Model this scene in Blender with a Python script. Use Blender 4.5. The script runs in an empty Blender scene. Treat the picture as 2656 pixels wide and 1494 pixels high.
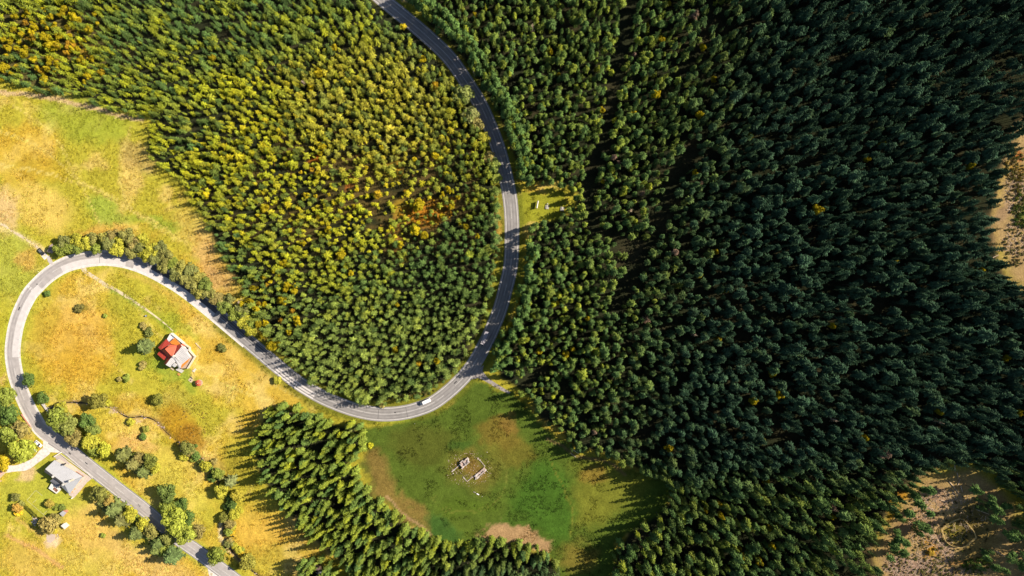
import bpy, math, random
import numpy as np
from mathutils import Vector, Matrix

random.seed(7)
rng = np.random.default_rng(11)
R = math.radians
SC = bpy.context.scene
COL = SC.collection

# ------------------------------------------------------------------ camera, sky, sun, exposure
CAM_H = 490.0                      # drone height in metres
MPP = 0.211                        # metres on flat ground per photo pixel (photo 2656 x 1494)
cam_d = bpy.data.cameras.new("camera")
cam_d.sensor_width = 36.0
cam_d.lens = 18.0 * CAM_H / (1328 * MPP)
cam_d.clip_start = 1.0
cam_d.clip_end = 8000.0
cam = bpy.data.objects.new("camera", cam_d)
cam.location = (0, 0, CAM_H)
COL.objects.link(cam)
SC.camera = cam

SUN_EL, SUN_AZ = R(38), R(14)      # azimuth from +x (picture right) towards +y (picture up)
world = bpy.data.worlds.new("World")
SC.world = world
world.use_nodes = True
wn = world.node_tree
sky = wn.nodes.new("ShaderNodeTexSky")
sky.sky_type = 'NISHITA'
sky.sun_disc = False
sky.sun_elevation = SUN_EL
sky.sun_rotation = R(90) - SUN_AZ
wn.links.new(sky.outputs[0], wn.nodes["Background"].inputs[0])
wn.nodes["Background"].inputs[1].default_value = 0.062
sun_d = bpy.data.lights.new("sun", 'SUN')
sun_d.energy = 5.0
sun_d.angle = R(0.5)
sun_d.color = (1.0, 0.90, 0.74)
sun = bpy.data.objects.new("sun", sun_d)
sv = Vector((math.cos(SUN_EL) * math.cos(SUN_AZ), math.cos(SUN_EL) * math.sin(SUN_AZ), math.sin(SUN_EL)))
sun.rotation_euler = (-sv).to_track_quat('-Z', 'Y').to_euler()
sun.location = (300, 80, 300)
COL.objects.link(sun)
SC.view_settings.view_transform = 'Standard'
SC.view_settings.look = 'None'
SC.view_settings.gamma = 1
SC.view_settings.use_curve_mapping = False
SC.view_settings.exposure = 0.86
SC.cycles.max_bounces = 4
SC.cycles.diffuse_bounces = 2
SC.cycles.use_adaptive_sampling = True
KLIT = 1.85                        # what sunlit flat ground of albedo 1 shows at this exposure

# ------------------------------------------------------------------ small helpers
def lin(c):
    c = c / 255.0
    return c / 12.92 if c <= 0.04045 else ((c + 0.055) / 1.055) ** 2.4
def alb(r, g, b, k=KLIT):
    return (lin(r) / k, lin(g) / k, lin(b) / k)

def D(x, y): return (x * 1.03106, y * 1.03106)          # read from the whole view
def tile(ox, oy, z=3.875): return lambda x, y: (ox + x / z, oy + y / z)
T11, T12, T13, T14 = tile(0, 0), tile(664, 0), tile(1328, 0), tile(1992, 0)
T21, T22, T23, T24 = tile(0, 374), tile(664, 374), tile(1328, 374), tile(1992, 374)
T31, T32, T33, T34 = tile(0, 748), tile(664, 748), tile(1328, 748), tile(1992, 748)
T41, T42, T43, T44 = tile(0, 1120), tile(664, 1120), tile(1328, 1120), tile(1992, 1120)
ZR = tile(390, 850, 9.056)     # red house
ZG = tile(90, 1160, 9.66)      # grey house
ZC = tile(0, 1090, 9.056)      # parked cars
ZU = tile(1150, 1170, 11.14)   # ruin
ZP = tile(1340, 490, 16.1)     # picnic glade
ZH = tile(90, 630, 18.11)      # hut
ZY = tile(0, 1270, 9.66)       # garden
ZL = tile(2300, 1200, 4.93)    # lower right clearing

# ------------------------------------------------------------------ terrain
def catmull(pts, step):
    pts = [np.array(p, float) for p in pts]
    P_ = [2 * pts[0] - pts[1]] + pts + [2 * pts[-1] - pts[-2]]
    out = []
    for i in range(1, len(P_) - 2):
        p0, p1, p2, p3 = P_[i - 1:i + 3]
        n = max(1, int(np.linalg.norm(p2 - p1) / step))
        for k in range(n):
            t = k / n
            out.append(0.5 * (2 * p1 + (p2 - p0) * t + (2 * p0 - 5 * p1 + 4 * p2 - p3) * t * t + (3 * p1 - p0 - 3 * p2 + p3) * t ** 3))
    out.append(P_[-2])
    return np.array(out)

def flat(px, py): return ((px - 1328) * MPP, (747 - py) * MPP)

STREAM_PX = [T31(500, 1215), T31(560, 1170), T31(700, 1145), T31(880, 1158), T31(1060, 1190), T31(1170, 1225), T31(1215, 1265),
             T31(1300, 1300), T31(1420, 1290), T31(1520, 1310), T31(1600, 1370), T31(1650, 1430), T41(1720, 50), T41(1790, 120),
             T41(1850, 225), T41(1960, 235), T41(2050, 300), T41(2110, 360), T41(2180, 480), T41(2240, 580), T41(2300, 700),
             T41(2300, 800), T41(2260, 900), T41(2255, 1000), T41(2290, 1120), T41(2350, 1230), T41(2450, 1330), T41(2560, 1420), T41(2700, 1540)]
STREAM = catmull([flat(*p) for p in STREAM_PX], 2.0)

def polydist(x, y, line):
    """distance from points to a polyline (numpy)"""
    x = np.asarray(x, float); y = np.asarray(y, float)
    best = np.full(x.shape, 1e9)
    for a, b in zip(line[:-1], line[1:]):
        dx, dy = b[0] - a[0], b[1] - a[1]
        L2 = dx * dx + dy * dy + 1e-9
        t = np.clip(((x - a[0]) * dx + (y - a[1]) * dy) / L2, 0, 1)
        best = np.minimum(best, (x - a[0] - t * dx) ** 2 + (y - a[1] - t * dy) ** 2)
    return np.sqrt(best)

def hz_base(x, y):
    x = np.asarray(x, float); y = np.asarray(y, float)
    ramp = 0.17 * 25 * np.logaddexp(0, (x - 70) / 25)
    wob = 0.35 * np.sin(x / 39 + 1.0) * np.cos(y / 33 + 0.4) + 0.25 * np.sin((x + 1.4 * y) / 61)
    return np.minimum(ramp, 90) + wob
def hz(x, y):
    z = hz_base(x, y)
    x = np.asarray(x, float); y = np.asarray(y, float)
    m = (x > -285) & (x < -130) & (y > -190) & (y < -50)
    if np.any(m):
        d = polydist(x[m], y[m], STREAM[::2]) if x.ndim else polydist(x, y, STREAM[::2])
        cut = 0.75 * np.exp(-(d / 1.1) ** 2)
        if x.ndim: z[m] -= cut
        else: z = z - cut
    return z
def hs(x, y): return float(hz_base(x, y))

def P(px, py, dz=0.0, zb=None):
    """world point seen at photo pixel, dz above the ground there"""
    x0, y0 = flat(px, py)
    z = 0.0
    for _ in range(6):
        s = (CAM_H - z - dz) / CAM_H
        x, y = x0 * s, y0 * s
        z = hs(x, y) if zb is None else zb
    return Vector((x, y, z + dz))
def G(p): 
    v = P(*p); return (v.x, v.y)
def world_to_px(x, y, z):
    s = CAM_H / (CAM_H - z)
    return 1328 + x * s / MPP, 747 - y * s / MPP

def inside(x, y, poly):
    x = np.asarray(x, float); y = np.asarray(y, float)
    c = np.zeros(x.shape, bool)
    n = len(poly)
    j = n - 1
    for i in range(n):
        xi, yi = poly[i]; xj, yj = poly[j]
        cond = ((yi > y) != (yj > y)) & (x < (xj - xi) * (y - yi) / ((yj - yi) + 1e-12) + xi)
        c ^= cond
        j = i
    return c
def edgedist(x, y, poly): return polydist(x, y, list(poly) + [poly[0]])

def vnoise(x, y, seed=0):
    """smooth value noise, numpy"""
    xi = np.floor(x).astype(np.int64); yi = np.floor(y).astype(np.int64)
    fx = x - xi; fy = y - yi
    fx = fx * fx * (3 - 2 * fx); fy = fy * fy * (3 - 2 * fy)
    def h(a, b):
        n = (a * 374761393 + b * 668265263 + seed * 974711) & 0x7fffffff
        n = ((n ^ (n >> 13)) * 1274126177) & 0x7fffffff
        return ((n ^ (n >> 16)) & 0xffff) / 65535.0
    return (h(xi, yi) * (1 - fx) + h(xi + 1, yi) * fx) * (1 - fy) + (h(xi, yi + 1) * (1 - fx) + h(xi + 1, yi + 1) * fx) * fy
def fbm(x, y, s, seed=0, o=4):
    v = 0; a = 0.5; t = 0
    for i in range(o):
        v = v + a * vnoise(x / s, y / s, seed + i); t += a; a *= 0.55; s *= 0.5
    return v / t

# ------------------------------------------------------------------ materials
MATS = {}
def mat(name, color=(0.5, 0.5, 0.5), rough=0.8, spec=0.3, metal=0.0, noise=0.15, scale=3.0, bump=0.0, bscale=None):
    if name in MATS: return MATS[name]
    m = bpy.data.materials.new(name); m.use_nodes = True
    nt = m.node_tree; b = nt.nodes["Principled BSDF"]
    b.inputs["Roughness"].default_value = rough
    b.inputs["Specular IOR Level"].default_value = spec
    b.inputs["Metallic"].default_value = metal
    tc = nt.nodes.new("ShaderNodeTexCoord")
    nz = nt.nodes.new("ShaderNodeTexNoise"); nz.inputs["Scale"].default_value = scale; nz.inputs["Detail"].default_value = 5
    nt.links.new(tc.outputs["Object"], nz.inputs["Vector"])
    mr = nt.nodes.new("ShaderNodeMapRange"); mr.inputs["From Min"].default_value = 0.3; mr.inputs["From Max"].default_value = 0.7
    mr.inputs["To Min"].default_value = 1 - noise; mr.inputs["To Max"].default_value = 1 + noise
    nt.links.new(nz.outputs[0], mr.inputs["Value"])
    mx = nt.nodes.new("ShaderNodeVectorMath"); mx.operation = 'SCALE'
    mx.inputs[0].default_value = color
    nt.links.new(mr.outputs[0], mx.inputs["Scale"])
    nt.links.new(mx.outputs[0], b.inputs["Base Color"])
    if bump:
        n2 = nt.nodes.new("ShaderNodeTexNoise"); n2.inputs["Scale"].default_value = bscale or scale * 4
        nt.links.new(tc.outputs["Object"], n2.inputs["Vector"])
        bp = nt.nodes.new("ShaderNodeBump"); bp.inputs["Strength"].default_value = bump; bp.inputs["Distance"].default_value = 0.1
        nt.links.new(n2.outputs[0], bp.inputs["Height"]); nt.links.new(bp.outputs[0], b.inputs["Normal"])
    MATS[name] = m
    return m

def foliage_mat(name, var=0.35, trans=0.12):
    m = bpy.data.materials.new(name); m.use_nodes = True
    nt = m.node_tree; b = nt.nodes["Principled BSDF"]
    b.inputs["Roughness"].default_value = 0.75
    b.inputs["Specular IOR Level"].default_value = 0.15
    at = nt.nodes.new("ShaderNodeAttribute"); at.attribute_type = 'INSTANCER'; at.attribute_name = "tint"
    ge = nt.nodes.new("ShaderNodeNewGeometry")
    mr = nt.nodes.new("ShaderNodeMapRange"); mr.inputs["To Min"].default_value = 1 - var; mr.inputs["To Max"].default_value = 1 + var
    nt.links.new(ge.outputs["Random Per Island"], mr.inputs["Value"])
    mx = nt.nodes.new("ShaderNodeVectorMath"); mx.operation = 'SCALE'
    nt.links.new(at.outputs["Color"], mx.inputs[0]); nt.links.new(mr.outputs[0], mx.inputs["Scale"])
    nt.links.new(mx.outputs[0], b.inputs["Base Color"])
    tr = nt.nodes.new("ShaderNodeBsdfTranslucent"); nt.links.new(mx.outputs[0], tr.inputs["Color"])
    ms = nt.nodes.new("ShaderNodeMixShader"); ms.inputs[0].default_value = trans
    nt.links.new(b.outputs[0], ms.inputs[1]); nt.links.new(tr.outputs[0], ms.inputs[2])
    nt.links.new(ms.outputs[0], nt.nodes["Material Output"].inputs["Surface"])
    MATS[name] = m
    return m

def ground_mat():
    m = bpy.data.materials.new("meadow_soil"); m.use_nodes = True
    nt = m.node_tree; b = nt.nodes["Principled BSDF"]
    b.inputs["Roughness"].default_value = 0.95; b.inputs["Specular IOR Level"].default_value = 0.05
    at = nt.nodes.new("ShaderNodeAttribute"); at.attribute_name = "albedo"
    tc = nt.nodes.new("ShaderNodeTexCoord")
    prev = at.outputs["Color"]
    for sc, lo, hi in ((1.6, 0.68, 1.30), (0.45, 0.78, 1.20), (0.1, 0.86, 1.14)):
        nz = nt.nodes.new("ShaderNodeTexNoise"); nz.inputs["Scale"].default_value = sc; nz.inputs["Detail"].default_value = 6
        nz.inputs["Roughness"].default_value = 0.7
        nt.links.new(tc.outputs["Object"], nz.inputs["Vector"])
        mr = nt.nodes.new("ShaderNodeMapRange"); mr.inputs["From Min"].default_value = 0.3; mr.inputs["From Max"].default_value = 0.7
        mr.inputs["To Min"].default_value = lo; mr.inputs["To Max"].default_value = hi
        nt.links.new(nz.outputs[0], mr.inputs["Value"])
        mx = nt.nodes.new("ShaderNodeVectorMath"); mx.operation = 'SCALE'
        nt.links.new(prev, mx.inputs[0]); nt.links.new(mr.outputs[0], mx.inputs["Scale"])
        prev = mx.outputs[0]
    nt.links.new(prev, b.inputs["Base Color"])
    nz = nt.nodes.new("ShaderNodeTexNoise"); nz.inputs["Scale"].default_value = 1.3; nz.inputs["Detail"].default_value = 5
    nt.links.new(tc.outputs["Object"], nz.inputs["Vector"])
    bp = nt.nodes.new("ShaderNodeBump"); bp.inputs["Strength"].default_value = 0.6; bp.inputs["Distance"].default_value = 0.35
    nt.links.new(nz.outputs[0], bp.inputs["Height"]); nt.links.new(bp.outputs[0], b.inputs["Normal"])
    return m

# ------------------------------------------------------------------ object helpers
def setp(o, label=None, cat=None, group=None, kind=None):
    if label: o["label"] = label
    if cat: o["category"] = cat
    if group: o["group"] = group
    if kind: o["kind"] = kind
    return o
def thing(name, label, cat, loc=(0, 0, 0), rz=0.0, group=None):
    o = bpy.data.objects.new(name, None); COL.objects.link(o)
    o.location = loc; o.rotation_euler = (0, 0, rz); o.empty_display_size = 0.5
    return setp(o, label, cat, group)
def link(name, me, parent=None):
    o = bpy.data.objects.new(name, me); COL.objects.link(o)
    if parent is not None: o.parent = parent
    return o

class MB:
    """collects faces of one mesh"""
    def __init__(s): s.v = []; s.f = []; s.mi = []
    def add(s, verts, faces, mi=0):
        n = len(s.v); s.v += [tuple(v) for v in verts]
        s.f += [tuple(i + n for i in f) for f in faces]; s.mi += [mi] * len(faces)
        return s
    def box(s, c, size, rz=0.0, mi=0, taper=1.0):
        hx, hy, hzz = size[0] / 2, size[1] / 2, size[2] / 2
        vs = []
        ca, sa = math.cos(rz), math.sin(rz)
        for dz, t in ((-hzz, 1), (hzz, taper)):
            for dx, dy in ((-hx, -hy), (hx, -hy), (hx, hy), (-hx, hy)):
                dx *= t; dy *= t
                vs.append((c[0] + dx * ca - dy * sa, c[1] + dx * sa + dy * ca, c[2] + dz))
        return s.add(vs, [(3, 2, 1, 0), (4, 5, 6, 7), (0, 1, 5, 4), (1, 2, 6, 5), (2, 3, 7, 6), (3, 0, 4, 7)], mi)
    def bar(s, a, b, w, h, mi=0):
        """box along a->b, width w, height h, centred"""
        a = Vector(a); b = Vector(b); d = (b - a).normalized()
        up = Vector((0, 0, 1)) if abs(d.z) < 0.95 else Vector((1, 0, 0))
        x = d.cross(up).normalized() * (w / 2); y = x.cross(d).normalized() * (h / 2)
        vs = [a - x - y, a + x - y, a + x + y, a - x + y, b - x - y, b + x - y, b + x + y, b - x + y]
        return s.add(vs, [(3, 2, 1, 0), (4, 5, 6, 7), (0, 1, 5, 4), (1, 2, 6, 5), (2, 3, 7, 6), (3, 0, 4, 7)], mi)
    def tube(s, a, b, r0, r1, n=6, mi=0, cap=True):
        a = Vector(a); b = Vector(b); d = (b - a).normalized()
        up = Vector((0, 0, 1)) if abs(d.z) < 0.9 else Vector((1, 0, 0))
        x = d.cross(up).normalized(); y = x.cross(d).normalized()
        vs = []
        for p, r in ((a, r0), (b, r1)):
            for k in range(n):
                t = 2 * math.pi * k / n
                vs.append(p + x * math.cos(t) * r + y * math.sin(t) * r)
        fs = [(k, (k + 1) % n, n + (k + 1) % n, n + k) for k in range(n)]
        if cap: fs += [tuple(range(n - 1, -1, -1)), tuple(range(n, 2 * n))]
        return s.add(vs, fs, mi)
    def prism(s, top, bottom, mi=0):
        n = len(top)
        fs = [tuple(range(n)), tuple(range(2 * n - 1, n - 1, -1))]
        fs += [(k, n + k, n + (k + 1) % n, (k + 1) % n) for k in range(n)]
        return s.add(list(top) + list(bottom), fs, mi)
    def mesh(s, name, mats, smooth=False):
        me = bpy.data.meshes.new(name)
        me.from_pydata(s.v, [], s.f)
        for m in (mats if isinstance(mats, (list, tuple)) else [mats]): me.materials.append(m)
        if any(s.mi): me.polygons.foreach_set("material_index", s.mi)
        if smooth: me.polygons.foreach_set("use_smooth", [True] * len(me.polygons))
        me.update()
        return me
    def build(s, name, m, parent=None, origin=None, smooth=False):
        if origin is not None:
            ox, oy, oz = origin
            s.v = [(x - ox, y - oy, z - oz) for x, y, z in s.v]
        return link(name, s.mesh(name, m, smooth), parent)

def ccw(pts):
    a = sum(pts[i][0] * pts[(i + 1) % len(pts)][1] - pts[(i + 1) % len(pts)][0] * pts[i][1] for i in range(len(pts)))
    return list(pts) if a > 0 else list(reversed(pts))

# ------------------------------------------------------------------ the layout, in photo pixels
ROAD_PX = [(905, -75), (950, -38), (994, 0), (1038, 36), (1103, 90), (1167, 152), (1219, 227), (1247, 274), (1273, 333), (1290, 378), (1305, 430),
           (1321, 503), (1327, 560), (1328, 610), (1325, 684), (1312, 746), (1294, 810), (1264, 880), (1227, 947), (1185, 996),
           (1128, 1042), (1077, 1063), (1025, 1073), (974, 1073), (922, 1063), (870, 1045), (819, 1021), (767, 988), (716, 947),
           (664, 903), (593, 843), (537, 796), (489, 758), (446, 729), (391, 699), (343, 680), (300, 671), (258, 669), (206, 676),
           (165, 689), (129, 711), (98, 739), (72, 771), (45, 833), (33, 903), (37, 954), (48, 996), (66, 1043), (88, 1084), (112, 1118),
           (173, 1161), (217, 1198), (258, 1231), (310, 1272), (361, 1311), (403, 1346), (454, 1391), (508, 1428), (555, 1463), (600, 1497), (690, 1567)]
ROAD = catmull([G(p) for p in ROAD_PX], 1.5)

F1 = [(-260, -230), (-260, 150), D(0, 205), D(90, 228), D(160, 240), D(300, 280), D(372, 298), D(362, 370), D(375, 405), D(450, 455), D(485, 520), D(515, 565), D(545, 640),
      D(585, 700), D(612, 740), D(600, 785), D(640, 830), D(700, 890), D(760, 945), D(830, 990), D(900, 1012), D(960, 1020),
      D(1050, 1000), D(1125, 965), D(1180, 905), D(1218, 830), D(1240, 750), D(1256, 640), D(1260, 560), D(1252, 450), D(1235, 380),
      D(1210, 300), D(1175, 235), D(1125, 165), D(1070, 95), D(1005, 40), D(950, 0), D(880, -60), D(820, -220)]
F2 = [D(1000, -220), D(1030, -20), D(1045, 20), D(1070, 70), D(1125, 115), D(1185, 190), D(1245, 290), D(1285, 395), D(1300, 440), D(1322, 468), D(1400, 462), D(1445, 490),
      D(1440, 520), D(1400, 545), D(1345, 555), D(1325, 590), D(1322, 660), D(1302, 730), D(1290, 790), D(1255, 850), D(1240, 895), D(1250, 955),
      D(1290, 980), D(1330, 1005), D(1350, 1060), D(1400, 1082), D(1440, 1130), D(1520, 1150), D(1600, 1188), D(1672, 1200),
      D(1690, 1240), D(1650, 1290), D(1575, 1335), D(1545, 1390), D(1535, 1449), D(1540, 1680),
      D(2210, 1680), D(2225, 1449), D(2200, 1390), D(2225, 1320), D(2270, 1260), D(2330, 1205), D(2410, 1165), D(2500, 1190), D(2580, 1270),
      D(2610, 1360), D(2650, 1410), D(2600, 1460), D(2640, 1680), D(2860, 1680), D(2860, 760), D(2620, 740), D(2550, 720), D(2520, 650), D(2505, 540), D(2530, 430), D(2576, 330),
      D(2620, 250), D(2640, 120), D(2860, 60), D(2860, -220)]
F3 = [D(690, 1012), D(760, 1030), D(840, 1058), D(900, 1072), D(925, 1100), D(912, 1140), D(880, 1175), D(918, 1220), D(965, 1265), D(1005, 1300),
      D(1075, 1350), D(1115, 1372), D(1200, 1362), D(1285, 1362), D(1385, 1395), D(1415, 1449), D(1430, 1640), D(850, 1640), D(872, 1449), D(860, 1425),
      D(800, 1375), D(742, 1322), D(682, 1255), D(640, 1185), D(632, 1120), D(655, 1050)]
F4 = [D(748, 1405), D(790, 1395), D(832, 1425), D(850, 1449), D(860, 1640), D(735, 1640), D(735, 1449)]
AISLES = [([(1632, -120), (1625, 30), (1603, 180), (1585, 258), (1560, 374), (1535, 451), (1530, 580), (1586, 612), (1650, 660)], 22),
          ([(1850, -120), (1838, 0), (1832, 80), (1795, 145), (1760, 200), (1718, 240), (1700, 300)], 12),
          ([(1790, 380), (1754, 451), (1718, 529), (1702, 606), (1655, 672), (1618, 745), (1590, 790)], 26),
          ([(1290, 985), (1345, 1000), (1400, 960), (1440, 950)], 16),
          ([(1640, 640), (1640, 700)], 34),
          ([D(1850, 690), D(1880, 760), D(1960, 800)], 16),
          ([D(2110, 930), D(2080, 1010), D(2060, 1080), D(1960, 1100)], 18),
          ([D(1940, 1020), D(1930, 1110)], 18)]

# ------------------------------------------------------------------ ground sheet
def axis(lo, hi, step, far, grow=1.35):
    core = list(np.arange(lo, hi + 1e-6, step))
    out = []; d = step; v = hi
    while v < far: d *= grow; v += d; out.append(v)
    neg = []; d = step; v = lo
    while v > -far: d *= grow; v -= d; neg.append(v)
    return np.array(neg[::-1] + core + out)
xs = axis(-300, 300, 1.0, 2500); ys = axis(-170, 170, 1.0, 2500)
X, Y = np.meshgrid(xs, ys)
xf = X.ravel().copy(); yf = Y.ravel().copy()
zf = hz(xf, yf)
sc_ = CAM_H / (CAM_H - np.minimum(zf, 100))
U = 1328 + xf * sc_ / MPP; V = 747 - yf * sc_ / MPP            # where each spot is found in the photo
wu = U + 60 * (fbm(xf, yf, 16, 3) - 0.5) + 26 * (fbm(xf, yf, 3, 4) - 0.5)
wv = V + 60 * (fbm(xf, yf, 16, 5) - 0.5) + 26 * (fbm(xf, yf, 3, 6) - 0.5)

def C(*rgb): return np.array(alb(*rgb))
n1 = fbm(xf, yf, 34, 21)[:, None]; n2 = fbm(xf, yf, 11, 22)[:, None]; n3 = fbm(xf, yf, 4, 23)[:, None]
def sm(t, a, b):
    t = np.clip((t - a) / (b - a), 0, 1); return t * t * (3 - 2 * t)
green, ochre, straw = C(190, 179, 64), C(214, 180, 74), C(234, 204, 122)
col = green + (ochre - green) * sm(n1, 0.42, 0.62)
col = col + (straw - col) * sm(n2 * 0.6 + n1 * 0.4, 0.52, 0.68) * 0.8
col = col + (green * 0.8 - col) * sm(n3, 0.55, 0.8) * 0.35

def blob(cx, cy, rx, ry, rgb, k=1.0, rot=0.0, hard=0.5):
    global col
    ca, sa = math.cos(R(rot)), math.sin(R(rot))
    dx, dy = wu - cx, wv - cy
    q = np.sqrt(((dx * ca + dy * sa) / rx) ** 2 + ((-dx * sa + dy * ca) / ry) ** 2)
    w = (1 - sm(q, hard, 1.25))[:, None] * k
    c = C(*rgb) if isinstance(rgb, tuple) else rgb
    col = col + (c * (0.8 + 0.4 * n3) - col) * w
def area(poly, rgb, k=1.0, soft=10, warp=True):
    global col
    a, b = (wu, wv) if warp else (U, V)
    m = np.where(inside(a, b, poly), 1, -1) * edgedist(a, b, poly)
    w = sm(m, -soft, soft)[:, None] * k
    c = C(*rgb) if isinstance(rgb, tuple) else rgb
    col = col + (c * (0.8 + 0.4 * n3) - col) * w
def trail(pts, wpx, rgb, k=1.0, warp=True):
    global col
    line = catmull(pts, 12)
    x0, y0 = line.min(0) - 40; x1, y1 = line.max(0) + 40
    m = (U > x0) & (U < x1) & (V > y0) & (V < y1)
    w = np.zeros(len(U))
    a, b = (U + (wu - U) * 0.25, V + (wv - V) * 0.25) if warp else (U, V)
    w[m] = 1 - sm(polydist(a[m], b[m], line), wpx * 0.35, wpx * 0.8)
    col = col + (C(*rgb) - col) * (w[:, None] * k)

# hay field top left
blob(*D(220, 300), 140, 60, (158, 172, 60), 0.7, 10)
blob(*D(60, 360), 90, 50, (205, 170, 62), 0.6)
blob(*D(110, 420), 90, 45, (190, 158, 52), 0.6)
blob(*D(100, 520), 90, 55, (228, 195, 105), 0.8, 25)
blob(*D(10, 530), 40, 60, (232, 196, 140), 0.9)
blob(*D(245, 395), 40, 18, (225, 195, 110), 0.7)
blob(*D(335, 440), 30, 70, (228, 196, 115), 0.8)
blob(*D(420, 480), 26, 22, (225, 195, 115), 0.7)
blob(*D(270, 530), 70, 38, (160, 178, 72), 0.8, 20)
blob(*D(390, 555), 80, 22, (150, 170, 62), 0.7, 15)
blob(*D(260, 575), 80, 20, (215, 170, 90), 0.7)
blob(*D(490, 590), 40, 90, (225, 190, 110), 0.5, -25)
blob(*D(520, 640), 40, 60, (215, 170, 110), 0.7, -30)
blob(*D(560, 700), 40, 50, (200, 160, 115), 0.7, -30)
blob(*D(350, 385), 34, 60, (188, 160, 100), 0.7, -40)
trail([(-20, 238), D(60, 235), D(150, 250), D(240, 275), D(360, 300)], 10, (222, 190, 150), 0.9)
trail([(-30, 592), T21(60, 850), T21(230, 940), T21(340, 1010), T21(420, 1070)], 13, (238, 212, 150), 1.0)
for k_, pts_ in enumerate(([(-20, 330), D(120, 380), D(230, 470), D(400, 560)], [(-20, 420), D(150, 440), D(300, 500), D(470, 610)], [D(30, 260), D(130, 330), D(200, 450), D(250, 560)], [D(330, 320), D(300, 420), D(330, 520), D(440, 600)],
                           [D(100, 720), D(170, 800), D(260, 880), D(330, 960)], [D(320, 740), D(420, 860), D(560, 960), D(680, 1010)], [D(520, 820), D(620, 930), D(760, 1000)], [D(960, 1075), D(1060, 1110), D(1140, 1150)], [D(1200, 1200), D(1290, 1150), D(1330, 1060), D(1260, 980)])):
    for o_ in (0, 7): trail([(a_ + o_ * 0.7, b_ + o_) for a_, b_ in pts_], 2.4, (226, 204, 118) if k_ < 7 else (140, 138, 66), 0.65)
# left of the road
blob(*D(20, 620), 60, 60, (180, 185, 80), 0.7)
blob(*D(30, 700), 70, 60, (176, 180, 76), 0.8)
blob(*D(60, 650), 30, 30, (215, 175, 95), 0.8)
blob(*D(10, 870), 18, 110, (190, 185, 60), 0.7)
blob(*D(8, 955), 30, 12, (225, 190, 120), 0.8)
# inside the loop
blob(*D(190, 830), 110, 80, (218, 172, 78), 0.7)
blob(*D(210, 910), 95, 60, (212, 168, 60), 0.55)
blob(*D(165, 930), 60, 50, (208, 165, 58), 0.4)
blob(*D(110, 830), 30, 100, (190, 165, 60), 0.6, 10)
blob(*D(90, 760), 40, 30, (195, 185, 75), 0.5)
blob(*D(300, 760), 60, 40, (175, 170, 60), 0.6)
blob(*D(205, 780), 26, 14, (120, 115, 40), 0.7)
blob(*D(500, 750), 130, 50, (215, 178, 88), 0.6, 35)
blob(*D(380, 690), 110, 30, (212, 180, 90), 0.6, 25)
blob(*D(450, 820), 90, 22, (160, 172, 58), 0.6, 42)
blob(*D(600, 900), 120, 60, (212, 175, 75), 0.5, 30)
blob(*D(440, 1010), 60, 40, (175, 165, 75), 0.6)
blob(*D(450, 1060), 50, 60, (190, 145, 40), 0.8, -30)
blob(*D(480, 1090), 40, 50, (165, 120, 45), 0.7, -30)
blob(*D(330, 1000), 50, 20, (195, 165, 60), 0.5)
blob(*D(440, 930), 70, 26, (140, 165, 60), 0.7, 40)
trail([ZR(1100, 380), ZR(1130, 600), ZR(1050, 850), ZR(960, 1050), ZR(1000, 1250)], 6, (222, 196, 120), 0.7)
blob(*D(380, 905), 40, 26, (150, 165, 58), 0.6)
trail([T21(1060, 1410), T31(1130, 0), T31(1300, 100), T31(1480, 220)], 7, (236, 212, 140), 0.9)
trail([T31(1130, 0), T31(1300, 100), T31(1480, 220), T31(1640, 340), T31(1740, 430)], 10, (150, 168, 62), 0.8)
# lower left
blob(*D(330, 1080), 90, 30, (222, 195, 85), 0.6, 30)
blob(*D(350, 1120), 70, 26, (228, 185, 115), 0.8)
blob(*D(420, 1180), 80, 70, (218, 198, 92), 0.6)
blob(*D(480, 1260), 60, 60, (215, 200, 90), 0.6)
blob(*D(600, 1350), 60, 60, (228, 185, 80), 0.7)
blob(*D(660, 1330), 70, 70, (226, 182, 82), 0.7)
blob(*D(680, 1400), 50, 40, (200, 180, 75), 0.6)
blob(*D(570, 1180), 50, 60, (150, 135, 50), 0.5)
area([D(0, 1220), D(120, 1140), D(170, 1230), D(230, 1260), D(170, 1340), D(60, 1290), D(0, 1310)], (184, 182, 70), 0.8, 14)
blob(*D(140, 1270), 60, 30, (172, 180, 66), 0.6)
blob(*D(240, 1350), 110, 60, (230, 190, 105), 0.8, 30)
blob(*D(380, 1420), 130, 50, (228, 190, 115), 0.8, 30)
blob(*D(150, 1420), 180, 40, (214, 190, 92), 0.7)
blob(*D(60, 1400), 90, 60, (214, 178, 88), 0.6)
blob(*D(130, 1355), 18, 16, (236, 205, 165), 0.95, 0, 0.7)
trail([ZY(200, 1160), ZY(420, 1290), ZY(640, 1390), ZY(900, 1480), (160, 1470)], 9, (212, 165, 110), 0.8)
trail([ZY(450, 720), ZY(640, 830), ZY(800, 950), ZY(1050, 1090)], 9, (220, 180, 110), 0.6)
blob(*ZC(700, 1280), 20, 22, (226, 190, 150), 0.8)
trail([T41(2230, 900), T41(2215, 1000), T41(2240, 1110), T41(2300, 1190), T41(2420, 1310)], 6, (232, 212, 175), 0.9)
for p in (T31(1400, 1310), T31(1180, 1225)): blob(*p, 10, 6, (226, 196, 165), 0.9)
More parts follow.
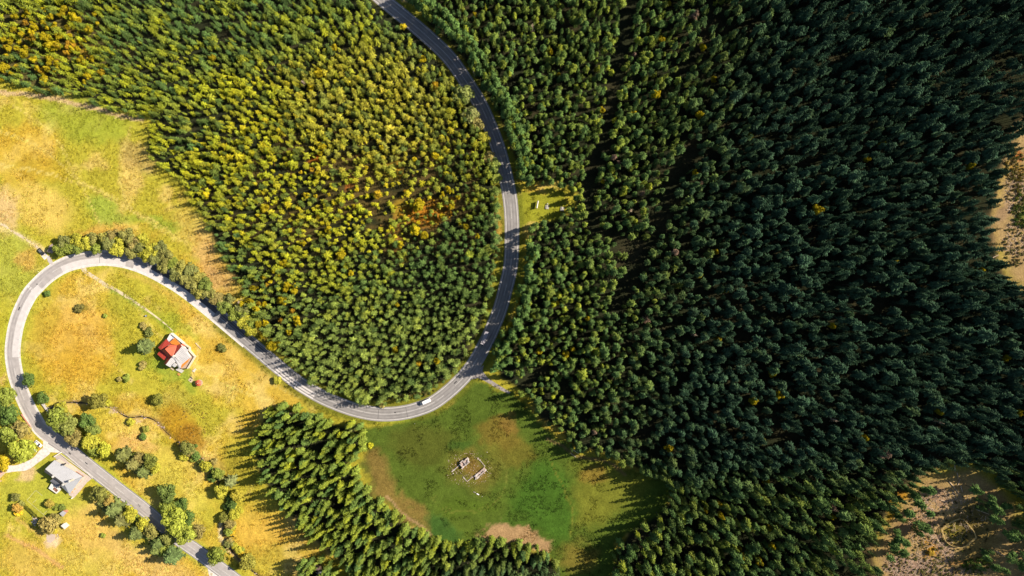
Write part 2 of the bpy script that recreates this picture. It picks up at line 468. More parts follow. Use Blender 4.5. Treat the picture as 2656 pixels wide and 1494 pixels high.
# ruin meadow
RM = [D(905, 1070), D(1000, 1062), D(1100, 1030), D(1190, 955), D(1260, 975), D(1340, 1020), D(1400, 1085), D(1440, 1135), D(1700, 1210), D(1680, 1300), D(1540, 1360),
      D(1530, 1600), D(1400, 1600), D(1380, 1390), D(1280, 1360), D(1110, 1375), D(1000, 1300), D(900, 1190), D(920, 1130)]
area(RM, (98, 118, 45), 1.0, 8)
blob(*D(1230, 1040), 120, 50, (92, 112, 42), 0.8)
blob(*D(1060, 1120), 90, 60, (96, 98, 40), 0.7)
blob(*D(1250, 1090), 60, 40, (150, 120, 55), 0.6)
blob(*D(1190, 1180), 85, 60, (140, 122, 58), 0.5)
blob(*D(1185, 1175), 44, 30, (150, 112, 62), 0.6)
blob(*D(1290, 1130), 60, 40, (135, 118, 50), 0.6)
blob(*D(1150, 1125), 40, 16, (70, 108, 44), 0.6)
blob(*D(1180, 1280), 90, 26, (100, 124, 42), 0.7)
blob(*D(1110, 1340), 60, 40, (66, 108, 50), 0.7, 25)
area([D(1330, 1160), D(1380, 1150), D(1420, 1190), D(1438, 1270), D(1425, 1370), D(1380, 1370), D(1320, 1310), D(1280, 1300), D(1310, 1240)], (76, 116, 40), 0.8, 22)
blob(*D(1290, 1330), 60, 30, (78, 112, 40), 0.7)
area([D(910, 1150), D(950, 1130), D(975, 1180), D(1010, 1240), D(1060, 1290), D(1080, 1345), D(1030, 1310), D(960, 1250), D(915, 1200)], (158, 126, 72), 0.75, 16)
area([D(1190, 1350), D(1240, 1325), D(1330, 1330), D(1390, 1380), D(1370, 1395), D(1280, 1362), D(1200, 1362)], (196, 158, 118), 0.95, 6)
area([D(1440, 1150), D(1520, 1160), D(1640, 1200), D(1600, 1260), D(1500, 1330), D(1432, 1330), D(1440, 1250)], (142, 142, 54), 0.8, 30)
blob(*D(1480, 1190), 40, 26, (160, 125, 60), 0.6)
blob(*D(1450, 1400), 50, 40, (150, 130, 60), 0.7)
blob(*D(1270, 1060), 24, 20, (165, 128, 66), 0.6)
trail([T43(360, 60), T43(520, 150), T43(640, 230), T43(800, 270), T43(1000, 320), T43(1120, 420)], 7, (150, 118, 85), 0.7)
trail([T42(1310, 640), T42(1480, 820), T42(1640, 940), T42(1800, 1090)], 5, (205, 165, 128), 0.7)
trail([T42(1760, 660), T42(1860, 770), T42(2000, 820), T42(2200, 815), T42(2350, 750), T42(2480, 620), T42(2520, 420), T42(2440, 250)], 2.0, (140, 142, 66), 0.5, False)
trail([T42(1790, 640), T42(1890, 745), T42(2010, 795), T42(2200, 790), T42(2330, 730), T42(2450, 610)], 1.8, (140, 142, 66), 0.45, False)
trail([T43(360, 250), T43(440, 420), T43(520, 560), T43(590, 760), T43(585, 940), T43(570, 1080)], 3, (150, 142, 60), 0.5)
# picnic glade, verges, gravel at the junction
area([D(1298, 480), D(1420, 470), D(1440, 500), D(1410, 540), D(1330, 570), D(1298, 600)], (172, 172, 56), 1.0, 6)
vd = polydist(xf, yf, ROAD[::2])
w = ((1 - sm(vd, 5.0, 8.5)) * (wu > 560) * (wv < 1090))[:, None]
col = col + (C(122, 128, 46) * (0.8 + 0.4 * n3) - col) * w * 0.8
w = ((1 - sm(vd, 4.0, 6.5)) * ((wu < 560) | (wv > 1090)))[:, None]
col = col + (C(176, 186, 64) * (0.8 + 0.4 * n3) - col) * w * 0.6
blob(*T22(2440, 850), 7, 26, (225, 185, 90), 0.8)
blob(*T22(2420, 1130), 16, 12, (205, 165, 105), 0.8)
area([T12(1370, 0), T12(1520, -20), T12(1510, 60), T12(1560, 110), T12(1500, 90)], (205, 175, 155), 0.9, 4)

# forest floor under the trees
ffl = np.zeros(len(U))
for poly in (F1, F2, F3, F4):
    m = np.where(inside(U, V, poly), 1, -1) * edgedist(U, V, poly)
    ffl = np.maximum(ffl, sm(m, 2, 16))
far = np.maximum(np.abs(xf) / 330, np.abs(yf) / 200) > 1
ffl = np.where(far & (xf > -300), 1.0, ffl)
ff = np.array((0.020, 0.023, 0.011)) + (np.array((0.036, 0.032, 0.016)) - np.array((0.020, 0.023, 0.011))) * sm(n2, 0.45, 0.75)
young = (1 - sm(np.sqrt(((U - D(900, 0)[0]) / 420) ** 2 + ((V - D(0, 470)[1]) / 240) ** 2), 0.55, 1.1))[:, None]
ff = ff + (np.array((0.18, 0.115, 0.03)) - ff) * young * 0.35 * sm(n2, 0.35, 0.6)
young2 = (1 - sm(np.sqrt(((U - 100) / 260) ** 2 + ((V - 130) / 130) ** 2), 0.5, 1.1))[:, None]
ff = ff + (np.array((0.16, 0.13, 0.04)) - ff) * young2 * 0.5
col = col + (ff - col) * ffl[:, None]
for cx, cy, rx, ry, c, k in ((*T22(1400, 180), 22, 26, (205, 160, 50), 0.9), (*T22(1330, 240), 26, 18, (190, 165, 60), 0.8), (*T22(1700, 690), 60, 34, (222, 150, 48), 0.9),
                             (*T22(1450, 640), 20, 40, (195, 160, 55), 0.8), (*T22(1400, 900), 14, 50, (200, 150, 70), 0.8), (*T22(1480, 1120), 26, 8, (180, 160, 60), 0.8),
                             (*T22(600, 200), 20, 14, (195, 115, 40), 0.9), (*T22(950, 400), 16, 14, (190, 115, 50), 0.8), (*T22(1920, 640), 24, 10, (200, 140, 40), 0.8),
                             (*T11(620, 570), 14, 12, (225, 185, 90), 0.9), (*T11(650, 240), 12, 24, (215, 170, 100), 0.8), (*T11(880, 540), 26, 10, (200, 165, 60), 0.8)):
    blob(cx, cy, rx, ry, c, k)
# cleared ground on the right
CL1 = [D(2500, 540), D(2525, 430), D(2570, 320), D(2640, 260), D(2760, 260), D(2760, 760), D(2610, 730), D(2540, 700), D(2510, 620)]
area(CL1, (206, 172, 122), 1.0, 26)
blob(*T24(2500, 280), 30, 30, (190, 150, 60), 0.8); blob(*T24(2540, 110), 14, 16, (195, 110, 40), 0.8)
blob(*T24(2480, 420), 30, 20, (196, 165, 135), 0.8); blob(*T24(2560, 680), 26, 30, (110, 130, 45), 0.8); blob(*T24(2400, 680), 18, 20, (200, 165, 130), 0.8)
CL2 = [D(2215, 1440), D(2200, 1385), D(2225, 1315), D(2270, 1255), D(2330, 1195), D(2410, 1180), D(2490, 1215), D(2550, 1290), D(2590, 1370), D(2630, 1420), D(2640, 1600), D(2200, 1600)]
area(CL2, (204, 170, 116), 1.0, 26)
blob(*ZL(500, 760), 34, 50, (205, 165, 130), 0.9, -15); blob(*ZL(620, 430), 40, 20, (205, 165, 135), 0.9)
blob(*ZL(300, 1300), 60, 34, (190, 155, 140), 0.95); blob(*ZL(700, 1150), 20, 50, (200, 165, 145), 0.8, -20); blob(*ZL(600, 1420), 70, 16, (190, 155, 135), 0.9)
blob(*ZL(570, 1150), 18, 24, (208, 150, 40), 0.95); blob(*ZL(60, 640), 14, 26, (205, 155, 35), 0.9); blob(*ZL(180, 450), 16, 14, (210, 150, 45), 0.8)
blob(*ZL(900, 900), 34, 34, (160, 150, 55), 0.85); blob(*ZL(1150, 1000), 60, 90, (130, 112, 50), 0.6); blob(*ZL(1100, 700), 60, 50, (120, 108, 56), 0.6)
blob(*ZL(1480, 1400), 20, 14, (196, 168, 95), 0.8); blob(*ZL(1000, 1330), 70, 12, (205, 150, 80), 0.7)
blob(*ZL(300, 830), 30, 20, (205, 160, 120), 0.8)
# stream bed
sd = polydist(xf, yf, STREAM)
col = col + (np.array((0.13, 0.075, 0.04)) - col) * ((1 - sm(sd, 0.5, 1.8)) * np.clip(fbm(xf, yf, 6, 88) * 2 - 0.35, 0.1, 1))[:, None] * 0.9
# far country beyond the picture stays wood and meadow
mean = col.mean(1, keepdims=True) * np.array((1.22, 1.04, 0.55))
open_ = (1 - ffl)[:, None]
col = col * (1 + (np.array((0.99, 0.99, 0.92)) - 1) * open_)
col[:, 0] *= 1 - 0.01 * open_[:, 0]
lift = (1 + 0.24 * (1 - sm(U, 600, 900)) * (1 - ffl))[:, None]  # left-hand brightness painted into the open ground's colour
col = np.clip(col * lift, 0.004, 0.8)

nx_, ny_ = len(xs), len(ys)
idx = np.arange(nx_ * ny_).reshape(ny_, nx_)
quads = np.stack([idx[:-1, :-1], idx[:-1, 1:], idx[1:, 1:], idx[1:, :-1]], -1).reshape(-1, 4)
gm = bpy.data.meshes.new("ground")
gm.vertices.add(nx_ * ny_); gm.vertices.foreach_set("co", np.stack([xf, yf, zf], 1).astype(np.float32).ravel())
gm.loops.add(quads.size); gm.loops.foreach_set("vertex_index", quads.astype(np.int32).ravel())
gm.polygons.add(len(quads)); gm.polygons.foreach_set("loop_start", np.arange(0, quads.size, 4, dtype=np.int32))
gm.polygons.foreach_set("use_smooth", np.ones(len(quads), bool))
gm.update(calc_edges=True)
ca = gm.attributes.new("albedo", 'FLOAT_COLOR', 'POINT')
ca.data.foreach_set("color", np.concatenate([col, np.ones((len(col), 1))], 1).astype(np.float32).ravel())
gm.materials.append(ground_mat())
setp(link("ground", gm), "rolling meadow and forest ground under everything", "ground", kind="structure")
GCOL = col.reshape(ny_, nx_, 3)
def gcol(x, y):
    i = np.clip(np.searchsorted(xs, x), 0, nx_ - 1); j = np.clip(np.searchsorted(ys, y), 0, ny_ - 1)
    return GCOL[j, i]

# ------------------------------------------------------------------ roads, markings, paths
def ribbon(mb, line, a, b, lift, i0=0, i1=None):
    """strip between sideways offsets a and b (metres, left positive) of a world polyline"""
    line = np.asarray(line)[i0:i1]
    t = np.gradient(line, axis=0); t /= np.linalg.norm(t, axis=1)[:, None] + 1e-9
    nrm = np.stack([-t[:, 1], t[:, 0]], 1)
    L = line + nrm * (a if np.isscalar(a) else np.asarray(a)[:, None]); Rr = line + nrm * (b if np.isscalar(b) else np.asarray(b)[:, None])
    vs = []; n = len(line)
    for k in range(n):
        vs.append((L[k, 0], L[k, 1], hs(L[k, 0], L[k, 1]) + lift)); vs.append((Rr[k, 0], Rr[k, 1], hs(Rr[k, 0], Rr[k, 1]) + lift))
    return mb.add(vs, [(2 * k + 1, 2 * k + 3, 2 * k + 2, 2 * k) for k in range(n - 1)])

asphalt = mat("asphalt", (0.235, 0.22, 0.216), 0.9, 0.2, noise=0.16, scale=0.35)
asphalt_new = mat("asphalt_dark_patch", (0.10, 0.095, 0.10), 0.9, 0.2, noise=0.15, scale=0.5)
asphalt_pale = mat("asphalt_pale_lane", (0.50, 0.465, 0.455), 0.9, 0.2, noise=0.08, scale=0.5)
asphalt_glare = mat("asphalt_glare_pale", (0.34, 0.31, 0.30), 0.9, 0.2, noise=0.12, scale=0.4)
paint = mat("road_paint", (0.60, 0.58, 0.56), 0.7, 0.3, noise=0.18, scale=1.2)
gravel = mat("gravel", (0.58, 0.52, 0.49), 0.95, 0.1, noise=0.2, scale=0.8)
gravel_dark = mat("gravel_grey", (0.25, 0.22, 0.21), 0.95, 0.1, noise=0.3, scale=1.0)
dirt = mat("trodden_dirt", (0.50, 0.41, 0.27), 0.95, 0.1, noise=0.25, scale=0.7)

def near(px, py):
    x, y = G((px, py)); return int(np.argmin((ROAD[:, 0] - x) ** 2 + (ROAD[:, 1] - y) ** 2))
mb = MB(); ribbon(mb, ROAD, 3.55, -3.55, 0.05)
# skirts so the carriageway stands a little above the verge
ribbon(mb, ROAD, 4.0, 3.55, 0.035); ribbon(mb, ROAD, -3.55, -4.0, 0.035)
road = setp(mb.build("road", asphalt), "two-lane grey asphalt road snaking through the forest and the meadows", "road", kind="structure")
# paler western length: glare painted into the asphalt colour
i_a, i_b = near(560, 815), len(ROAD)
mb = MB(); ribbon(mb, ROAD, 3.44, -3.44, 0.054, i_a, i_b); mb.build("glare_surface", asphalt_glare, road)
for a_, b_ in ((4.35, 3.45), (-3.45, -4.35)):
    mb = MB(); ribbon(mb, ROAD, a_, b_, 0.0545, near(640, 884), near(140, 1140)); mb.build("gravel_shoulder", gravel, road)
for (p, q, a, b) in (((330, 677), (147, 698), -0.1, 3.45), ((100, 737), (37, 935), -0.1, 3.5), ((820, 1022), (715, 948), -0.2, 3.45),
                     ((560, 816), (345, 682), 0.1, 3.45)):
    k0, k1 = sorted((near(*p), near(*q)))
    mb = MB(); ribbon(mb, ROAD, b, a, 0.058, k0, k1); mb.build("resurfaced_lane", asphalt_pale, road)
for (p, q, a, b) in (((88, 752), (80, 765), -3.4, 3.4),):
    k0, k1 = sorted((near(*p), near(*q)))
    mb = MB(); ribbon(mb, ROAD, b, a, 0.0585, k0, k1); mb.build("resurfaced_lane", asphalt_pale, road)
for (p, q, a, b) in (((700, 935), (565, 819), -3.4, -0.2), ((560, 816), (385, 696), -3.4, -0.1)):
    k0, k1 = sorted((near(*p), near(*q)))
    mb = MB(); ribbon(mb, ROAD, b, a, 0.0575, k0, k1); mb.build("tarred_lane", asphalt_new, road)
gap0, gap1 = near(92, 1095), near(180, 1165)       # the lay-by mouth has no edge line on its side
for side in (3.2, -3.2):
    segs = [(0, len(ROAD))]
    if side < 0: segs = [(0, gap0), (gap1, len(ROAD))]
    if side > 0:
        j0, j1 = near(1247, 915), near(1215, 962)
        segs = [(0, j0), (j1, len(ROAD))]
    for s0, s1 in segs:
        mb = MB(); ribbon(mb, ROAD, side + 0.10, side - 0.10, 0.066, s0, s1); mb.build("edge_line", paint, road)
i = 0; n_d = near(1264, 880); n_e = near(1128, 1042); n_f = near(1000, 1075)
ranges = []
solid_to = near(1250, 280)
ranges.append((0, solid_to))
i = solid_to
while i < n_e:
    ranges.append((i, min(i + 5, n_e))); i += 9
ranges.append((n_e, n_f + 40)); i = n_f + 40
while i < len(ROAD) - 6:
    ranges.append((i, i + 5)); i += 8
for s0, s1 in ranges:
    if s1 - s0 < 2: continue
    mb = MB(); ribbon(mb, ROAD, 0.06, -0.06, 0.066, s0, s1); mb.build("centre_line", paint, road)
worn = mat("tyre_worn_asphalt", (0.195, 0.183, 0.18), 0.85, 0.25, noise=0.2, scale=0.25)
for off in (-2.4, -0.95, 0.95, 2.4):
    mb = MB(); ribbon(mb, ROAD, off + 0.28, off - 0.28, 0.0615, 0, near(560, 815)); mb.build("wheel_track", worn, road)
worn2 = mat("tyre_worn_pale", (0.29, 0.265, 0.26), 0.85, 0.25, noise=0.2, scale=0.25)
for off in (-2.3, -0.9):
    mb = MB(); ribbon(mb, ROAD, off + 0.25, off - 0.25, 0.0615, near(385, 696), len(ROAD)); mb.build("wheel_track", worn2, road)
# tar seams and small stains on the carriageway
tar = mat("tar_seam", (0.06, 0.058, 0.06), 0.7, 0.3, noise=0.1)
for px, py, ln in ((1055, 1068, 0.12), (978, 1070, 0.12), (258, 662, 0.12), (1025, 1064, 0.5), (1186, 995, 1.0), (217, 1209, 0.9), (188, 1168, 0.8), (360, 1311, 1.0), (96, 736, 0.3), (47, 800, 1.0)):
    k = near(px, py); mb = MB()
    c = ROAD[k]; t = ROAD[k + 1] - ROAD[k]; t /= np.linalg.norm(t); nn = np.array((-t[1], t[0]))
    if ln < 0.2: a0, a1, wd = -2.9, 2.9, 0.09
    else: a0 = random.uniform(-2, 1); a1 = a0 + 0.7; wd = ln
    vs = []
    for aa, ww in ((a0, -wd), (a1, -wd), (a1, wd), (a0, wd)):
        q = c + nn * aa + t * ww; vs.append((q[0], q[1], hs(*q) + 0.0625))
    mb.add(vs, [(0, 1, 2, 3) if np.cross(nn, t) > 0 else (3, 2, 1, 0)]); mb.build("tar_seam", tar, road)

def sheet(name, pts, m, lift, label, cat="path"):
    w = [G(p) for p in pts]; w = ccw(w)
    mb = MB(); mb.add([(x, y, hs(x, y) + lift) for x, y in w], [tuple(range(len(w)))])
    return setp(mb.build(name, m), label, cat, kind="structure")
def path(name, pts, wd, m, lift, label, cat="path", wend=None):
    ln = catmull([G(p) for p in pts], 1.5)
    t = np.linspace(0, 1, len(ln)); half = (wd + ((wend or wd) - wd) * t) / 2
    half = half * (1 + 0.12 * np.sin(np.arange(len(ln)) * 0.9))
    mb = MB(); ribbon(mb, ln, half, -half, lift)
    return setp(mb.build(name, m), label, cat, kind="structure")
sheet("gravel_layby", [ZC(985, 210), ZC(1000, 330), ZC(1015, 480), ZC(1010, 640), ZC(985, 700), ZC(1050, 790), ZC(1200, 750), ZC(1330, 760), ZC(1450, 770), ZC(1500, 700), ZC(1330, 540), ZC(1160, 370)], gravel, 0.03,
      "pale gravel lay-by between the road and the grey house")
path("gravel_lane", [ZC(1120, 700), ZC(1000, 790), ZC(850, 930), ZC(650, 1060), ZC(450, 1120), ZC(250, 1140), ZC(100, 1150), ZC(-150, 1140), ZC(-500, 1100)], 4.6, gravel, 0.034, "pale gravel lane curving left from the lay-by", wend=3.0)
sheet("gravel_turnout", [T41(2075, 1310), T41(2200, 1400), T41(2320, 1500), T41(2120, 1520), T41(2100, 1440)], gravel, 0.03, "white gravel turnout at the bottom edge of the road")
sheet("gravel_junction", [T32(2290, 770), T32(2275, 830), T32(2330, 900), T32(2420, 960), T32(2560, 1045), T32(2540, 1060), T32(2430, 1010), T32(2300, 930), T32(2230, 900), T32(2150, 920), T32(2200, 850), T32(2250, 800)], gravel_dark, 0.03,
      "grey gravel track mouth joining the road by the ruin meadow")
path("driveway_path", [T21(820, 1225), T21(870, 1290), T21(960, 1345), T21(1070, 1420), T31(1140, 0), T31(1300, 100), T31(1480, 220), T31(1640, 340), T31(1740, 430)], 2.4, dirt, 0.02, "pale worn path running from the loop road to the red-roofed house", wend=0.5)
path("field_track", [(-60, 580), T21(0, 800), T21(100, 860), T21(230, 935), T21(340, 1010), T21(400, 1060)], 1.4, dirt, 0.02, "pale worn track crossing the hay field to the dark car")
sheet("concrete_pad", [ZH(560, 700), ZH(690, 590), ZH(850, 890), ZH(840, 1010), ZH(720, 1010), ZH(620, 860)], mat("pad_concrete", (0.42, 0.38, 0.36), 0.9, noise=0.1), 0.06, "beige concrete pad between the plank hut and the road")
path("driveway_path", [ZH(330, 480), ZH(440, 590), ZH(560, 720)], 2.6, gravel, 0.045, "white gravel strip behind the dark parked car")
sheet("trodden_patch", [ZY(1140, 1120), ZY(1400, 1090), ZY(1380, 1240), ZY(1270, 1340), ZY(1180, 1310)], mat("bare_sand", (0.44, 0.35, 0.28), 0.95, noise=0.12), 0.02, "bare pinkish earth patch below the garden tree")
ln = catmull([tuple(v) for v in STREAM], 1.5)
mb = MB()
vs = []; nn = len(ln)
t = np.gradient(ln, axis=0); t /= np.linalg.norm(t, axis=1)[:, None]; nr = np.stack([-t[:, 1], t[:, 0]], 1)
for k in range(nn):
    wd = 0.22 + 0.16 * math.sin(k * 0.37) + 0.16 * math.sin(k * 1.1)
    for s in (wd, -wd):
        q = ln[k] + nr[k] * s; vs.append((q[0], q[1], hs(*ln[k]) - 0.55))
mb.add(vs, [(2 * k + 1, 2 * k + 3, 2 * k + 2, 2 * k) for k in range(nn - 1)])
setp(mb.build("brook_water", mat("brook_water", (0.02, 0.018, 0.014), 0.12, 0.5, noise=0.1)), "narrow dark brook winding through the rough meadow", "brook", kind="structure")

# ------------------------------------------------------------------ plant prototypes
needles = foliage_mat("needles", 0.5, 0.07)
leaves = foliage_mat("leaves", 0.35, 0.2)
bark = mat("bark", (0.11, 0.085, 0.065), 0.95, 0.1, noise=0.25, scale=2)
deadwood = mat("dead_wood", (0.50, 0.38, 0.27), 0.95, 0.1, noise=0.35, scale=2)

def spruce_crown(seed, base=0.06, levels=15, nb=8, droop=0.22, prof=0.8, twig=1.0, wide=0.17):
    r = random.Random(seed); mb = MB(); Hh = 4.0
    for L in range(levels):
        t = base + (0.965 - base) * L / (levels - 1)
        rad = ((1 - t) / (1 - base)) ** prof * r.uniform(0.88, 1.05) + 0.05
        if L == 0: rad *= 0.8
        n = nb if L < levels * 0.75 else max(5, nb - 3)
        a0 = r.uniform(0, 6.28)
        for k in range(n):
            a = a0 + 2 * math.pi * (k + r.uniform(-0.3, 0.3)) / n
            ln_ = rad * r.uniform(0.6, 1.2)
            z0 = Hh * t + r.uniform(-0.07, 0.07)
            sl = -droop * (1 - t) * 1.6 + 0.22 * t + r.uniform(-0.06, 0.06)
            d = (math.cos(a), math.sin(a)); s = (-d[1], d[0])
            def pt(f, side=0, dz=0.0):
                z = z0 + sl * ln_ * f - 0.10 * ln_ * f * f + dz
                return (d[0] * ln_ * f + s[0] * side, d[1] * ln_ * f + s[1] * side, z)
            w = wide * ln_ + 0.025
            p0, p1, p2 = pt(0.02, 0, 0.03), pt(0.5, 0, 0.05), pt(1.0)
            e0, e1 = pt(0.55, w, -0.05), pt(0.55, -w, -0.05)
            vs = [p0, p1, p2, e0, e1]; fs = [(0, 1, 3), (1, 0, 4), (3, 1, 2), (4, 2, 1)]
            for f in (0.35, 0.62, 0.84):
                for sg in (1, -1):
                    tl = ln_ * 0.30 * twig * r.uniform(0.7, 1.3) * (1.15 - 0.5 * f)
                    q = pt(f); q2 = pt(min(f + 0.13, 1.0))
                    tip = (q[0] + (s[0] * sg * 0.85 + d[0] * 0.6) * tl, q[1] + (s[1] * sg * 0.85 + d[1] * 0.6) * tl, q[2] - 0.06 - 0.1 * tl)
                    b = len(vs); vs += [q, q2, tip]; fs.append((b, b + 1, b + 2) if sg < 0 else (b + 1, b, b + 2))
            mb.add(vs, fs)
    # leader
    mb.tube((0, 0, 3.7), (0.01, 0.01, 4.05), 0.05, 0.008, 4)
    return mb
def spruce_trunk(top=3.7):
    return MB().tube((0, 0, -0.12), (0, 0, top), 0.075, 0.015, 7, cap=False)

def leafy_crown(seed, lobes=12, per=105, size=0.14, flat_=0.85, zc=1.25):
    r = random.Random(seed); mb = MB()
    cs = [(0, 0, zc, 0.52)]
    for k in range(lobes):
        a = 2 * math.pi * (k + r.uniform(-.35, .35)) / lobes * 2
        q = r.uniform(0.38, 0.62) if k % 2 else r.uniform(0.15, 0.5)
        cs.append((math.cos(a) * q, math.sin(a) * q, zc + r.uniform(-0.35, 0.5) * flat_ + (0.62 - q) * 0.55, r.uniform(0.3, 0.44)))
    for cx, cy, cz, cr in cs:
        for _ in range(per):
            z = r.uniform(-0.75, 1); a = r.uniform(0, 6.283); q = math.sqrt(max(0, 1 - z * z))
            n = Vector((q * math.cos(a), q * math.sin(a), z))
            rr = cr * r.uniform(0.72, 1.1)
            c = Vector((cx, cy, cz)) + n * rr
            n = (n + Vector((r.uniform(-1, 1), r.uniform(-1, 1), r.uniform(-1, 1))) * 0.65).normalized()
            x = n.orthogonal().normalized(); x.rotate(Matrix.Rotation(r.uniform(0, 6.28), 3, n)); y = n.cross(x)
            h = size * r.uniform(0.55, 1.1)
            mb.add([c - x * h, c - y * h * 0.6, c + x * h, c + y * h * 0.6], [(0, 1, 2, 3)])
    return mb
def leafy_trunk(seed, zc=1.25):
    r = random.Random(seed); mb = MB()
    mb.tube((0, 0, -0.1), (0.02, 0.01, zc * 0.55), 0.075, 0.055, 7, cap=False)
    for k in range(5):
        a = 6.28 * k / 5 + r.uniform(-.4, .4); q = r.uniform(0.3, 0.5)
        mb.tube((0.02, 0.01, zc * 0.5), (math.cos(a) * q, math.sin(a) * q, zc * r.uniform(0.85, 1.2)), 0.045, 0.012, 5, cap=False)
    return mb
def bare_branches(seed):
    r = random.Random(seed); mb = MB()
    for L in range(9):
        t = 0.3 + 0.65 * L / 8
        for k in range(6):
            a = r.uniform(0, 6.28); ln_ = (1.05 - t) * r.uniform(0.8, 1.4)
            mb.tube((0, 0, 4 * t), (math.cos(a) * ln_, math.sin(a) * ln_, 4 * t + r.uniform(-0.1, 0.3)), 0.035, 0.01, 4, cap=False)
    return mb

CROWN = {}; TRUNK = {}
def reg(key, cmb, tmb, m, tm=None):
    CROWN[key] = cmb.mesh("crown_" + key, m); TRUNK[key] = tmb.mesh("trunk_" + key, tm or bark)
    j = MB(); j.v, j.f, j.mi = list(cmb.v), list(cmb.f), [0] * len(cmb.f)
    j.add(tmb.v, tmb.f, 1)
    me = j.mesh("tree_" + key, [m, tm or bark])
    return bpy.data.objects.new("tree_" + key, me)
PROTO = []      # prototypes used by the scattered forest, in index order
SPR = []        # keys
YOUNG = [0, 1, 2, 7, 8]
for i, kw in enumerate((dict(base=0.06, nb=7, levels=9, wide=0.13, twig=0.9), dict(base=0.05, nb=8, droop=0.3, prof=0.65, levels=9, wide=0.12), dict(base=0.08, nb=6, wide=0.15, prof=0.7, levels=8, twig=1.1),
                        dict(base=0.50, nb=9, prof=0.5, levels=10, wide=0.22, droop=0.35), dict(base=0.54, nb=9, prof=0.45, twig=1.2, levels=9, wide=0.22, droop=0.4), dict(base=0.46, nb=10, prof=0.55, droop=0.4, levels=11, wide=0.2),
                        dict(base=0.52, nb=7, prof=0.5, twig=1.3, levels=7, wide=0.14),
                        dict(base=0.04, nb=9, prof=0.55, levels=8, wide=0.11, twig=1.2, droop=0.15), dict(base=0.10, nb=5, prof=0.9, levels=10, wide=0.16, twig=1.4),
                        dict(base=0.04, nb=9, prof=0.75, levels=15, wide=0.2, droop=0.3), dict(base=0.07, nb=10, prof=0.65, levels=14, wide=0.18, droop=0.25, twig=1.2))):
    k = "spruce%d" % i; SPR.append(k); PROTO.append(reg(k, spruce_crown(100 + i, **kw), spruce_trunk(), needles))
LEAFY = []
for i in range(4):
    k = "leafy%d" % i; LEAFY.append(k); reg(k, leafy_crown(200 + i, lobes=10 + 2 * (i % 2)), leafy_trunk(200 + i), leaves)
BUSH = []
for i in range(3):
    k = "bush%d" % i; BUSH.append(k); reg(k, leafy_crown(300 + i, lobes=8, per=75, size=0.17, flat_=0.45, zc=0.55), MB().tube((0, 0, -0.05), (0.03, 0, 0.5), 0.05, 0.03, 6, cap=False), leaves)
reg("dead", bare_branches(5), spruce_trunk(3.9), deadwood, deadwood)

def scatter(name, protos, pts, pidx, rot, scl, tint, label, cat):
    """one object that instances the prototypes on its points"""
    me = bpy.data.meshes.new(name); me.vertices.add(len(pts)); me.vertices.foreach_set("co", np.asarray(pts, np.float32).ravel())
    a = me.attributes.new("pidx", 'INT', 'POINT'); a.data.foreach_set("value", np.asarray(pidx, np.int32))
    a = me.attributes.new("rotv", 'FLOAT_VECTOR', 'POINT'); a.data.foreach_set("vector", np.asarray(rot, np.float32).ravel())
    a = me.attributes.new("sclv", 'FLOAT_VECTOR', 'POINT'); a.data.foreach_set("vector", np.asarray(scl, np.float32).ravel())
    a = me.attributes.new("tint", 'FLOAT_COLOR', 'POINT'); a.data.foreach_set("color", np.concatenate([np.asarray(tint), np.ones((len(pts), 1))], 1).astype(np.float32).ravel())
    me.update()
    pc = bpy.data.collections.new(name + "_prototypes")
    for i, p in enumerate(protos):
        p.name = "p%02d_" % i + p.name; pc.objects.link(p)
    ng = bpy.data.node_groups.new(name, 'GeometryNodeTree')
    ng.interface.new_socket("Geometry", in_out='INPUT', socket_type='NodeSocketGeometry')
    ng.interface.new_socket("Geometry", in_out='OUTPUT', socket_type='NodeSocketGeometry')
    N = ng.nodes.new
    gi, go = N("NodeGroupInput"), N("NodeGroupOutput")
    ci = N("GeometryNodeCollectionInfo"); ci.inputs["Collection"].default_value = pc
    ci.inputs["Separate Children"].default_value = True; ci.inputs["Reset Children"].default_value = True
    iop = N("GeometryNodeInstanceOnPoints"); iop.inputs["Pick Instance"].default_value = True
    def na(nm, ty):
        n = N("GeometryNodeInputNamedAttribute"); n.data_type = ty; n.inputs["Name"].default_value = nm; return n.outputs["Attribute"]
    Lk = ng.links.new
    Lk(gi.outputs[0], iop.inputs["Points"]); Lk(ci.outputs[0], iop.inputs["Instance"])
    Lk(na("pidx", 'INT'), iop.inputs["Instance Index"])
    er = N("FunctionNodeEulerToRotation"); Lk(na("rotv", 'FLOAT_VECTOR'), er.inputs[0]); Lk(er.outputs[0], iop.inputs["Rotation"])
    Lk(na("sclv", 'FLOAT_VECTOR'), iop.inputs["Scale"])
    Lk(iop.outputs[0], go.inputs[0])
    o = link(name, me)
    md = o.modifiers.new("scatter", 'NODES'); md.node_group = ng
    return setp(o, label, cat, kind="stuff")

def plant(name, key, base, r, h, tint, label, cat, group, rz=None, crown_name="crown", trunk_name="trunk", hp=4.0):
    rz = random.uniform(0, 6.28) if rz is None else rz
    t = thing(name, label, cat, base, rz, group)
    t.scale = (r, r, h / hp)
    c = link(crown_name, CROWN[key], t); c["tint"] = [float(v) for v in tint] + [1.0]
    link(trunk_name, TRUNK[key], t)
    return t

# ------------------------------------------------------------------ the forest
def hexpts(x0, x1, y0, y1, s, jit, seed):
    r = np.random.default_rng(seed); out = []
    dy = s * 0.866; row = 0; y = y0
    while y < y1:
        n = int((x1 - x0) / s)
        xx = x0 + (np.arange(n) + (0.5 if row % 2 else 0)) * s
        out.append(np.stack([xx + r.uniform(-jit, jit, n) * s, np.full(n, y) + r.uniform(-jit, jit, n) * s], 1))
        y += dy; row += 1
    return np.concatenate(out)

